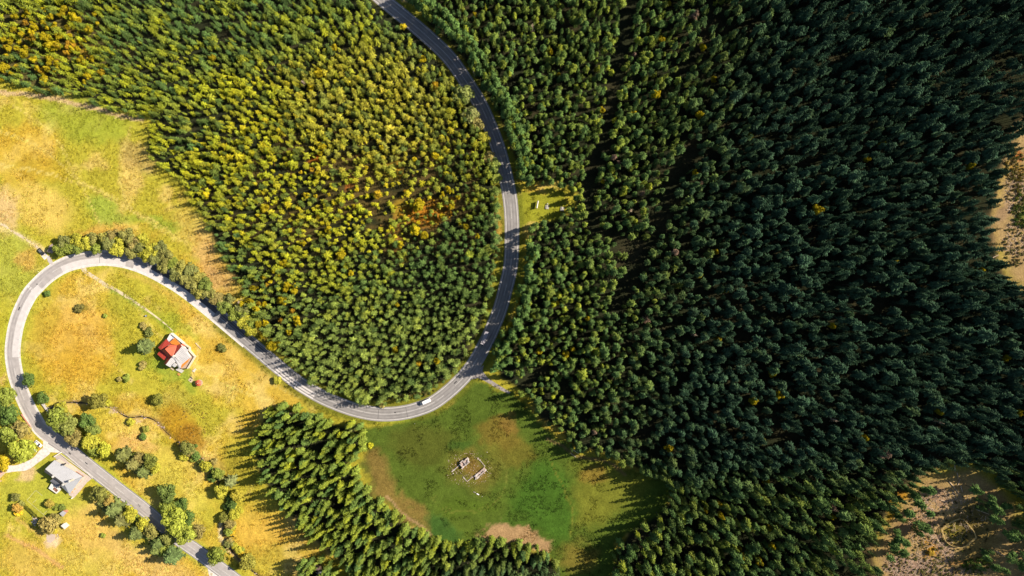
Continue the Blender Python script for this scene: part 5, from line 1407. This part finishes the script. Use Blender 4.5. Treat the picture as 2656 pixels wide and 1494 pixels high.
# plank hut: every board is built
h = House("plank_hut", "weathered plank hut by the hedgerow's left end", ZH, (770, 300), "hut")
plank = mat("weathered_plank", (0.20, 0.155, 0.15), 0.9, 0.2, noise=0.3, scale=2); plank2 = mat("weathered_plank_pale", (0.30, 0.235, 0.21), 0.9, 0.2, noise=0.3, scale=2)
r0, r1 = (690, 130), (880, 440)
for (e0, e1, hh) in (((560, 420), (720, 470), 2.3), ((830, 30), (950, 340), 2.3)):
    w = [h.pt(*q) for q in ((*r0, 3.5), (*r1, 3.5), (*(e1 if e0[0] < 700 else e1), hh), (*e0, hh))]
    for k in range(8):
        f0, f1 = k / 8 + 0.008, (k + 1) / 8 - 0.008
        q = ccw([w[0].lerp(w[1], f0), w[0].lerp(w[1], f1), w[3].lerp(w[2], f1), w[3].lerp(w[2], f0)])
        mb = MB(); dz = random.uniform(-0.03, 0.03); mb.prism([(p.x, p.y, p.z + dz) for p in q], [(p.x, p.y, p.z + dz - 0.06) for p in q]); mb.build("plank", random.choice((plank, plank, plank2)), h.t, h.o)
w = inset(ccw([h.pt(*q, 2.2) for q in ((590, 410), (700, 150), (830, 60), (930, 330), (860, 450), (720, 455))]), 0.3)
mb = MB(); mb.prism([tuple(p) for p in w], [(p.x, p.y, h.zb - 0.3) for p in w]); mb.build("wall", wall_wood, h.t, h.o)
w = ccw([h.pt(*q) for q in ((690, 400, 2.0), (760, 330, 2.2), (835, 525, 1.5), (780, 490, 1.5))]); mb = MB(); mb.prism([tuple(p) for p in w], [(p.x, p.y, p.z - 0.08) for p in w]); mb.build("lean_to_board", plank2, h.t, h.o)
# hut half hidden in the clump
ZK = tile(790, 1420, 19.58)
h = House("hidden_hut", "brown-roofed hut half hidden among the spruces at the bottom edge", ZK, (720, 1200), "hut")
h.roof([(430, 1010, 3.2), (560, 880, 3.2), (900, 1180, 4.4), (700, 1260, 4.4)], mat("roof_brown", (0.13, 0.085, 0.075), 0.8, noise=0.2), wall_wood)
h.roof([(700, 1262, 4.38), (900, 1182, 4.38), (1010, 1400, 3.2), (780, 1449, 3.2)], roof_grey, wall_wood)
h.slab("paving", [(540, 1240), (600, 1300), (760, 1460), (960, 1460), (900, 1290), (720, 1290)], 0.2, 0.3, tiles_pale)

# ------------------------------------------------------------------ vehicles
car_white = mat("car_paint_white", (0.72, 0.72, 0.74), 0.3, 0.5, noise=0.03)
car_black = mat("car_paint_black", (0.02, 0.022, 0.027), 0.25, 0.6, noise=0.05)
truck_grey = mat("truck_canvas_grey", (0.30, 0.28, 0.31), 0.7, 0.3, noise=0.06)  # grey darkened so the colour carries the shade on the truck
tyre_m = mat("tyre_rubber", (0.02, 0.02, 0.02), 0.9, 0.2, noise=0.1); rim_m = mat("rim_metal", (0.45, 0.45, 0.47), 0.4, 0.5, metal=0.6)
lamp_w = mat("headlight_lens", (0.6, 0.62, 0.65), 0.2, 0.6); lamp_r = mat("tail_light_red", (0.35, 0.02, 0.02), 0.3, 0.5)
def loft(secs):
    """closed body from sections (x, half width, z bottom, z shoulder, z top, top half width)"""
    mb = MB(); vs = []; m = 8
    for x, w, zb, zs, zt, wt in secs:
        vs += [(x, -w, zb), (x, -w, zs), (x, -(w + wt) / 2, (zs + zt) / 2 + 0.06 * (zt - zs)), (x, -wt, zt), (x, wt, zt), (x, (w + wt) / 2, (zs + zt) / 2 + 0.06 * (zt - zs)), (x, w, zs), (x, w, zb)]
    fs = []
    for i in range(len(secs) - 1):
        for k in range(m): a = i * m + k; b = i * m + (k + 1) % m; fs.append((a, b, b + m, a + m))
    fs += [tuple(range(m - 1, -1, -1)), tuple(range((len(secs) - 1) * m, len(secs) * m))]
    return mb.add(vs, fs)
def wheels(t, xs_, hw, r):
    for x in xs_:
        for sy in (-1, 1):
            w = MB().tube((x, sy * (hw - 0.22), r), (x, sy * hw, r), r, r, 14).build("wheel", tyre_m, t)
            MB().tube((x, sy * (hw - 0.02), r), (x, sy * (hw + 0.015), r), r * 0.62, r * 0.55, 10).build("rim", rim_m, w)
def lamps(t, xf, xr, hw, z):
    for sy in (-1, 1):
        MB().box((xf, sy * hw, z), (0.12, 0.32, 0.16)).build("headlight", lamp_w, t)
        MB().box((xr, sy * hw, z), (0.1, 0.22, 0.24)).build("tail_light", lamp_r, t)
def van(loc, rz, label):
    t = thing("delivery_van", label, "van", loc, rz)
    loft([(-2.95, 0.90, 0.45, 1.1, 2.5, 0.86), (-2.9, 0.99, 0.40, 1.2, 2.62, 0.90), (0.0, 1.0, 0.40, 1.2, 2.66, 0.92), (1.55, 1.0, 0.40, 1.2, 2.6, 0.90), (1.75, 1.0, 0.4, 1.2, 2.5, 0.86), (2.35, 0.99, 0.4, 1.15, 1.5, 0.86), (2.85, 0.95, 0.42, 0.9, 1.15, 0.82), (2.98, 0.85, 0.5, 0.8, 1.0, 0.76)]).build("body", car_white, t)
    mb = MB(); mb.add([(1.80, -0.80, 2.44), (1.80, 0.80, 2.44), (2.33, 0.84, 1.56), (2.33, -0.84, 1.56)], [(0, 3, 2, 1)]); mb.add([(1.74, -0.80, 2.53), (1.74, 0.80, 2.53), (2.30, 0.85, 1.62), (2.30, -0.85, 1.62)], [(0, 3, 2, 1)]); mb.build("windscreen", glass, t)
    for sy in (-1, 1):
        MB().box((1.35, sy * 0.985, 1.75), (0.9, 0.03, 0.55)).build("side_window", glass, t)
        MB().box((2.05, sy * 1.12, 1.55), (0.14, 0.2, 0.3)).build("wing_mirror", dark_m, t)
    for k in range(4): MB().box((-2.2 + k * 1.1, 0, 2.665), (0.06, 1.6, 0.03)).build("roof_rib", car_white, t)
    wheels(t, (-1.95, 1.95), 1.0, 0.36); lamps(t, 2.93, -2.96, 0.72, 0.85)
    MB().box((2.97, 0, 0.5), (0.14, 1.75, 0.22)).build("bumper", dark_m, t)
def truck(loc, rz, label):
    t = thing("box_truck", label, "truck", loc, rz)
    loft([(-4.1, 1.05, 0.9, 2.9, 3.1, 1.0), (-4.05, 1.15, 0.85, 2.95, 3.2, 1.05), (2.2, 1.15, 0.85, 2.95, 3.2, 1.05), (2.25, 1.05, 0.9, 2.9, 3.1, 1.0)]).build("cargo_box", truck_grey, t)
    for k in range(9): MB().box((-3.7 + 0.7 * k, 0, 3.21), (0.07, 2.0, 0.05)).build("roof_hoop", truck_grey, t)
    loft([(2.4, 1.1, 0.6, 1.8, 2.7, 0.95), (3.4, 1.1, 0.55, 1.8, 2.7, 0.95), (4.0, 1.08, 0.55, 1.5, 1.9, 0.95), (4.15, 0.98, 0.6, 1.2, 1.4, 0.9)]).build("cab", truck_grey, t)
    mb = MB(); mb.add([(3.47, -0.93, 2.66), (3.47, 0.93, 2.66), (4.03, 0.94, 1.93), (4.03, -0.94, 1.93)], [(0, 3, 2, 1)]); mb.build("windscreen", glass, t)
    MB().box((-0.6, 0, 0.7), (7.0, 0.8, 0.2)).build("chassis", dark_m, t)
    wheels(t, (-2.6, 3.1), 1.1, 0.48); lamps(t, 4.08, -4.1, 0.8, 0.95)
    for sy in (-1, 1): MB().box((3.5, sy * 1.25, 1.9), (0.12, 0.2, 0.4)).build("wing_mirror", dark_m, t)
def car(name, loc, rz, label, paint_m, roof_m=None, L_=1.0):
    t = thing(name, label, "car", loc, rz); t.scale = (L_, 1, 1)
    loft([(-2.1, 0.72, 0.4, 0.7, 0.88, 0.66), (-1.95, 0.84, 0.3, 0.75, 0.98, 0.74), (-0.5, 0.88, 0.28, 0.8, 0.98, 0.78), (0.9, 0.88, 0.28, 0.78, 0.96, 0.78), (1.8, 0.84, 0.3, 0.7, 0.84, 0.72), (2.1, 0.68, 0.4, 0.62, 0.74, 0.6)]).build("body", paint_m, t)
    loft([(-1.75, 0.74, 0.95, 0.98, 1.0, 0.70), (-1.25, 0.76, 0.95, 1.05, 1.42, 0.58), (0.2, 0.76, 0.95, 1.05, 1.46, 0.60), (1.05, 0.74, 0.94, 0.97, 0.99, 0.70)]).build("glasshouse", glass, t)
    loft([(-1.3, 0.54, 1.40, 1.43, 1.46, 0.5), (-1.2, 0.60, 1.41, 1.45, 1.49, 0.54), (0.12, 0.61, 1.44, 1.48, 1.52, 0.55), (0.25, 0.55, 1.43, 1.46, 1.49, 0.5)]).build("roof", roof_m or paint_m, t)
    wheels(t, (-1.3, 1.3), 0.88, 0.32); lamps(t, 2.0, -2.05, 0.6, 0.68)
    for sy in (-1, 1): MB().box((0.65, sy * 0.98, 1.0), (0.12, 0.18, 0.13)).build("wing_mirror", paint_m, t)
    return t
q = P(*tile(1060, 1000, 20.7)(910, 860)); q.z += 0.06
van(q, R(180 + 24), "white delivery van driving round the bottom of the road bend")
q = P(*tile(1220, 840, 18.11)(665, 680)); q.z += 0.06
truck(q, R(180 + 68), "grey box truck in the shaded part of the road bend")
q = P(*ZC(915, 550)); car("parked_car", q, R(-41), "white estate car parked on the grass by the lay-by", car_white, None, 1.08)
q = P(*ZH(330, 415)); car("parked_car", q, R(-48), "black car with a painted roof sheen parked at the start of the field track", car_black, mat("roof_sheen", (0.12, 0.125, 0.14), 0.3, 0.5), 1.0)  # grey sheen of the black roof put into its colour
q = P(*ZC(850, 700)); t = thing("box_trailer", "small white trailer parked below the white estate car", "trailer", q, R(-35))
loft([(-0.95, 0.5, 0.45, 0.8, 0.95, 0.46), (-0.85, 0.6, 0.42, 0.85, 1.05, 0.54), (0.75, 0.6, 0.42, 0.85, 1.05, 0.54), (0.85, 0.5, 0.45, 0.8, 0.95, 0.46)]).build("body", car_white, t)
MB().box((0.1, 0, 1.07), (0.9, 0.5, 0.05)).build("hatch", mat("hatch_blue_grey", (0.35, 0.42, 0.45), 0.4), t)
MB().bar((0.85, 0, 0.45), (1.7, 0, 0.45), 0.08, 0.08).build("drawbar", dark_m, t); wheels(t, (0.0,), 0.7, 0.26)

# ------------------------------------------------------------------ picnic glade
a, b = P(*ZP(890, 515)), P(*ZP(835, 820)); c = (a + b) / 2; d = b - a
t = thing("roofed_information_board", "long roofed board with a white ridge standing in the picnic glade", "board", c, math.atan2(d.y, d.x)); L_ = d.length
for x in (-L_ / 2 + 0.2, 0, L_ / 2 - 0.2): MB().box((x, 0, 1.3), (0.14, 0.14, 2.6)).build("post", wall_wood, t)
MB().box((0, 0, 1.5), (L_ - 0.5, 0.06, 1.3)).build("panel", wood_pale, t)
for sy in (-1, 1):
    mb = MB(); mb.prism([(-L_ / 2, 0, 2.85), (L_ / 2, 0, 2.85), (L_ / 2, sy * 0.38, 2.6), (-L_ / 2, sy * 0.38, 2.6)], [(-L_ / 2, 0, 2.79), (L_ / 2, 0, 2.79), (L_ / 2, sy * 0.38, 2.54), (-L_ / 2, sy * 0.38, 2.54)]); mb.build("roof_panel", wall_white if sy > 0 else roof_grey, t)
def picnic(p, rz, label):
    t = thing("picnic_table", label, "picnic table", P(*p), rz)
    for k in range(4): MB().box((0, -0.33 + 0.22 * k, 0.75), (2.2, 0.19, 0.05)).build("top_plank", concrete, t)
    for sy in (-1, 1):
        for k in range(2): MB().box((0, sy * (0.72 + 0.17 * k), 0.45), (2.2, 0.15, 0.05)).build("seat_plank", concrete, t)
    for x in (-0.75, 0.75):
        MB().box((x, 0, 0.42), (0.1, 1.9, 0.08)).build("crossbar", wood_pale, t)
        for sy in (-1, 1): MB().bar((x, sy * 0.75, 0), (x, sy * 0.3, 0.72), 0.09, 0.09).build("leg", wood_pale, t)
picnic(ZP(1275, 760), R(83), "pale picnic table in the sunlit part of the glade")
picnic(ZP(1905, 840), R(78), "grey picnic table in the shade at the glade's inner end")
q = P(*ZP(1290, 625)); t = thing("litter_bin", "small dark bin at the head of the sunlit picnic table", "bin", q)
MB().tube((0, 0, 0), (0, 0, 0.9), 0.3, 0.33, 10).build("body", dark_m, t); MB().tube((0, 0, 0.9), (0, 0, 1.0), 0.34, 0.2, 10).build("lid", concrete, t)

# ------------------------------------------------------------------ ruin in the meadow
stone_p = [mat("ruin_stone_%s" % n_, c_, 0.95, 0.1, noise=0.2, scale=2) for n_, c_ in (("pale", (0.50, 0.42, 0.38)), ("pink", (0.44, 0.33, 0.29)), ("grey", (0.36, 0.32, 0.31)), ("white", (0.56, 0.50, 0.48)))]
rc = P(*ZU(740, 540)); t = thing("ruined_foundation", "rectangular stone foundation of a vanished building in the round meadow", "ruin", rc)
def stones_along(pts, wd, hgt, step=0.7):
    ln_ = [P(*ZU(*q)) for q in pts]
    for a, b in zip(ln_[:-1], ln_[1:]):
        n = max(1, int((b - a).length / step)); ang = math.atan2(b.y - a.y, b.x - a.x)
        for k in range(n):
            p = a.lerp(b, (k + 0.5) / n); hh = hgt * random.uniform(0.6, 1.15)
            mb = MB(); mb.box((0, 0, 0), (step * random.uniform(0.85, 0.98), wd * random.uniform(0.8, 1.15), hh), ang + random.uniform(-0.06, 0.06), taper=0.9)
            o = mb.build("stone", random.choice(stone_p), t); o.location = (p.x - rc.x, p.y - rc.y, p.z - rc.z + hh / 2 - 0.05)
stones_along([(240, 600), (465, 400)], 0.55, 0.6); stones_along([(980, 195), (1100, 310), (1205, 445)], 0.4, 0.45); stones_along([(1200, 455), (1150, 500)], 0.4, 0.45)
stones_along([(560, 735), (685, 880), (895, 705)], 0.4, 0.45)
ang = math.atan2(-( -0.66), 0.75)
def block(poly, hmax, seed, pits):
    r = random.Random(seed); w = [P(*ZU(*q)) for q in poly]; xy = [(p.x, p.y) for p in w]
    cx = sum(p[0] for p in xy) / len(xy); cy = sum(p[1] for p in xy) / len(xy); ca, sa = math.cos(R(41)), math.sin(R(41))
    pit = [(P(*ZU(x, y)), rr) for x, y, rr in pits]
    st_ = 0.72
    for i in range(-9, 10):
        for j in range(-9, 10):
            x = cx + (i * ca - j * sa) * st_; y = cy + (i * sa + j * ca) * st_
            if not inside(np.array([x]), np.array([y]), xy)[0]: continue
            ed = float(edgedist(np.array([x]), np.array([y]), xy)[0])
            hh = hmax * (r.uniform(0.75, 1.05) if ed < 0.7 else r.uniform(0.35, 0.95))
            for pc, rr in pit:
                if math.hypot(pc.x - x, pc.y - y) < rr: hh = 0.25 * r.random() + 0.1
            mb = MB(); mb.box((0, 0, 0), (st_ * r.uniform(0.88, 1.0), st_ * r.uniform(0.88, 1.0), hh), R(41) + r.uniform(-0.07, 0.07), taper=r.uniform(0.85, 0.97))
            o = mb.build("stone", r.choice(stone_p), t); o.location = (x - rc.x, y - rc.y, hh / 2 - 0.05 + hs(x, y) - rc.z)
block([(500, 300), (560, 250), (600, 262), (690, 168), (785, 318), (690, 388), (556, 502), (482, 402)], 1.9, 3, [(650, 270, 0.5), (600, 400, 0.6), (660, 340, 0.5), (560, 340, 0.4)])
block([(1010, 600), (1185, 478), (1248, 560), (1060, 702), (940, 802), (896, 722)], 1.1, 4, [(1085, 610, 0.7), (1130, 580, 0.4)])
stones_along([(975, 805), (1045, 735)], 0.4, 0.7)
for x, y in ((282, 645), (322, 560), (1265, 595), (1188, 640), (1262, 32), (1120, 1310)):
    p = P(*ZU(x, y)); r_ = random.uniform(0.22, 0.35); o = setp(MB().tube((0, 0, -0.05), (0, 0, r_), r_, r_ * 0.5, 7).build("loose_stone", stone_p[3]), None); o.location = p
    setp(o, {282: "loose white stone at the left corner of the ruin", 322: "loose white stone inside the ruin's left wall", 1265: "loose white stone right of the ruin's lower block", 1188: "loose white stone below the ruin's lower block", 1262: "white stone in the meadow above the ruin", 1120: "white stone right of the white slab below the ruin"}[x], "stone")
a, b = P(*ZU(965, 1222)), P(*ZU(1028, 1258)); c = (a + b) / 2
t = thing("white_slab_bench", "white slab bench lying in the grass below the ruin", "bench", c, math.atan2(b.y - a.y, b.x - a.x))
MB().box((0, 0, 0.42), (1.5, 0.5, 0.1)).build("seat", car_white, t)
for x in (-0.5, 0.5): MB().box((x, 0, 0.18), (0.15, 0.4, 0.37)).build("leg", concrete, t)
for i, (x, y) in enumerate(((885, 1178), (918, 1195))):
    p = P(*ZU(x, y)); o = MB().box((0, 0, 0.25), (0.35, 0.35, 0.6), 0.4, taper=0.8).build("marker_stone", stone_p[3]); o.location = p
    setp(o, ("outer" if i == 0 else "inner") + " of two small white marker stones beside the white slab bench", "stone")
rp = []
for k in range(220):
    a_ = rb.uniform(0, 6.28); q_ = math.sqrt(rb.random()); rp.append(tuple(P(1216 + math.cos(a_) * q_ * 62, 1216 + math.sin(a_) * q_ * 46)))
rs_ = [rb.uniform(0.25, 0.9) for _ in rp]
scatter("ruin_rubble", [bpy.data.objects.new("rubble_piece", MB().box((0, 0, 0.08), (0.5, 0.38, 0.3), 0.3, taper=0.7).mesh("rubble_piece", stone_p[1]))], rp, [0] * len(rp), [(0, 0, rb.uniform(0, 6)) for _ in rp], [(q_, q_, q_) for q_ in rs_], [(0.4, 0.35, 0.3)] * len(rp), "small broken stones strewn around the ruined foundation", "rubble")
# barrier in the shaded corner of the meadow
ZB = tile(1450, 1140, 10.236)
for (a_, b_, m_, lab) in ((ZB(370, 265), ZB(510, 360), car_white, "white metal barrier pole across the shaded track"), (ZB(310, 360), ZB(450, 470), concrete, "grey timber rail lying parallel to the white barrier pole")):
    a, b = P(*a_), P(*b_); c = (a + b) / 2; t = thing("barrier", lab, "barrier", c, math.atan2(b.y - a.y, b.x - a.x)); L_ = (b - a).length
    zz = 0.9 if m_ is car_white else 0.5
    MB().tube((-L_ / 2, 0, zz), (L_ / 2, 0, zz), 0.09, 0.09, 8).build("pole", m_, t)
    for x in (-L_ / 2 + 0.3, L_ / 2 - 0.3): MB().box((x, 0, zz / 2), (0.14, 0.14, zz)).build("post", dark_m, t)

# ------------------------------------------------------------------ ring fence in the lower right clearing
RF = [(925, 710), (990, 740), (1060, 820), (1110, 890), (1130, 950), (1060, 1012), (1000, 1060), (930, 1078), (860, 1066), (790, 1040), (745, 1000), (715, 930), (700, 845), (760, 790), (830, 745), (925, 710)]
ring = catmull([G(ZL(*p)) for p in RF], 1.3); c = ring.mean(0); c = Vector((c[0], c[1], hs(*c)))
t = thing("ring_fence", "pale wooden ring fence round a sapling plot in the lower right clearing", "fence", c)
fence_m = mat("fence_board", (0.54, 0.39, 0.16), 0.9, 0.2, noise=0.2)
for k in range(len(ring) - 1):
    a = Vector((*ring[k], hs(*ring[k]))); b = Vector((*ring[k + 1], hs(*ring[k + 1])))
    MB().box((a.x, a.y, a.z + 0.8), (0.12, 0.12, 1.7), random.random()).build("post", fence_m, t, c)
    for z_ in (0.45, 0.95, 1.45): MB().bar(a + Vector((0, 0, z_)), b + Vector((0, 0, z_)), 0.14, 0.2).build("rail", fence_m, t, c)
# parapets of the little bridge
ZQ = tile(60, 1010, 12.075)
for a_, b_, wd, m_, lab in ((ZQ(635, 470), ZQ(860, 780), 0.8, concrete, "white concrete parapet on the upstream side of the little bridge"), (ZQ(-20, 800), ZQ(225, 1140), 0.35, brick_m, "brown rail on the downstream side of the little bridge")):
    a, b = P(*a_), P(*b_); c = (a + b) / 2; t = thing("bridge_parapet", lab, "parapet", c, math.atan2(b.y - a.y, b.x - a.x)); L_ = (b - a).length
    MB().box((0, 0, 0.3), (L_, wd, 0.9)).build("wall", m_, t); MB().box((0, 0, 0.79), (L_ + 0.1, wd + 0.12, 0.08)).build("coping", m_, t)
    for x in (-L_ / 2 - 0.25, L_ / 2 + 0.25): MB().box((x, 0, 0.35), (0.45, wd + 0.2, 1.1)).build("end_post", m_, t)
    if wd > 0.5:
        for k in range(8): MB().box((random.uniform(-L_ / 2, L_ / 2), random.uniform(0.5, 1.2), 0.05), (0.7, 0.5, 0.4), random.random()).build("stone", concrete, t)
# garden: clipped hedge, court lines, rubble
ha, hb = P(*ZY(560, 330)), P(*ZY(930, 680)); d = hb - ha; n = int(d.length / 0.9)
t = thing("clipped_hedge", "long clipped green hedge along the garden lawn", "hedge", (ha + hb) / 2)
mb = MB(); r = random.Random(9)
for k in range(900):
    f = r.random(); p = d * (f - 0.5); sd_ = Vector((-d.y, d.x, 0)).normalized()
    a_ = r.uniform(-0.2, 3.34); c_ = p + sd_ * math.cos(a_) * 0.85 + Vector((0, 0, 0.5 + max(0, math.sin(a_)) * 0.75))
    x = Vector((r.uniform(-1, 1), r.uniform(-1, 1), r.uniform(-1, 1))).normalized() * 0.22; y = x.orthogonal().normalized() * 0.16
    mb.add([c_ - x, c_ - y, c_ + x, c_ + y], [(0, 1, 2, 3)])
o = mb.build("foliage", leaves, t); o["tint"] = [0.14, 0.16, 0.03, 1.0]
for k in range(n): MB().tube(d * ((k + 0.5) / n - 0.5) + Vector((0, 0, -0.05)), d * ((k + 0.5) / n - 0.5) + Vector((0, 0, 0.9)), 0.05, 0.03, 5).build("stem", bark, t)
lp = [((890, 20), (675, 265)), ((675, 265), (1135, 665)), ((820, 330), (915, 250)), ((1090, 610), (1180, 530)), ((905, 20), (1060, 150))]
for k, (a_, b_) in enumerate(lp):
    a, b = G(ZY(*a_)), G(ZY(*b_)); mb = MB(); ribbon(mb, catmull([a, b], 1.0), 0.09, -0.09, 0.02)
    setp(mb.build("court_line", mat("faded_line", (0.42, 0.40, 0.22), 0.9, noise=0.2)), "faded pale marking line on the garden lawn", "line", "court lines on the lawn", "structure")
q = P(*ZY(880, 790)); t = thing("rubble_heap", "heap of pale stones and scrap left of the tan-leaved garden tree", "rubble", q)
for k in range(26):
    s = random.uniform(0.35, 0.9); MB().box((random.gauss(0, 0.9), random.gauss(0, 1.2), s * 0.3), (s, s * 0.8, s * 0.6), random.random() * 3, taper=0.8).build("stone", random.choice(stone_p), t)
q = P(*ZY(1450, 1150)); t = thing("rubble_heap", "few pale stones beside the bare earth patch", "rubble", q)
for k in range(7):
    s = random.uniform(0.3, 0.6); MB().box((random.gauss(0, 0.7), random.gauss(0, 0.7), s * 0.3), (s, s * 0.8, s * 0.6), random.random() * 3, taper=0.8).build("stone", random.choice(stone_p), t)
q = P(*T32(1740, 980)); t = thing("boulder_pair", "two pale boulders in the verge above the white van", "boulders", q)
for x in (-0.9, 0.9): MB().tube((x, 0, -0.1), (x + 0.1, 0.1, 0.7), 0.75, 0.4, 8).build("boulder", stone_p[3], t)
# stony brook banks
sp = []
for k in range(150):
    i = rb.randrange(len(STREAM)); p = STREAM[i]; sp.append((p[0] + rb.gauss(0, 0.7), p[1] + rb.gauss(0, 0.7)))
pst = [bpy.data.objects.new("bank_stone", MB().tube((0, 0, -0.1), (0.05, 0, 0.25), 0.32, 0.18, 6).mesh("bank_stone", stone_p[1]))]
zz = hz(np.array([p[0] for p in sp]), np.array([p[1] for p in sp]))
scatter("brook_stones", pst, [(p[0], p[1], z_) for p, z_ in zip(sp, zz)], [0] * len(sp), [(0, 0, rb.uniform(0, 6))] * len(sp), [(s, s, s) for s in [rb.uniform(0.5, 1.6) for _ in sp]], [(0.4, 0.3, 0.3)] * len(sp), "stones scattered along the brook banks", "stones")
# white marker posts on the verges
for k, (px, py) in enumerate(((356, 668), (339, 700), (146, 722), (100, 705), (51, 880), (60, 1000), (300, 1243), (430, 1345), (1076, 1098), (1258, 905))):
    p = P(px, py); side = ["by the hedgerow", "inside the loop top", "inside the loop's left shoulder", "outside the loop's left shoulder", "inside the loop's west side", "near the round overhanging tree", "on the straight road's right verge", "by the big overhanging trees", "below the road bend", "at the gravel junction"][k]
    t = thing("marker_post", f"white roadside marker post {side}", "post", p)
    MB().box((0, 0, 0.5), (0.14, 0.12, 1.0)).build("post", car_white, t); MB().box((0, 0, 0.8), (0.15, 0.13, 0.15)).build("band", dark_m, t)
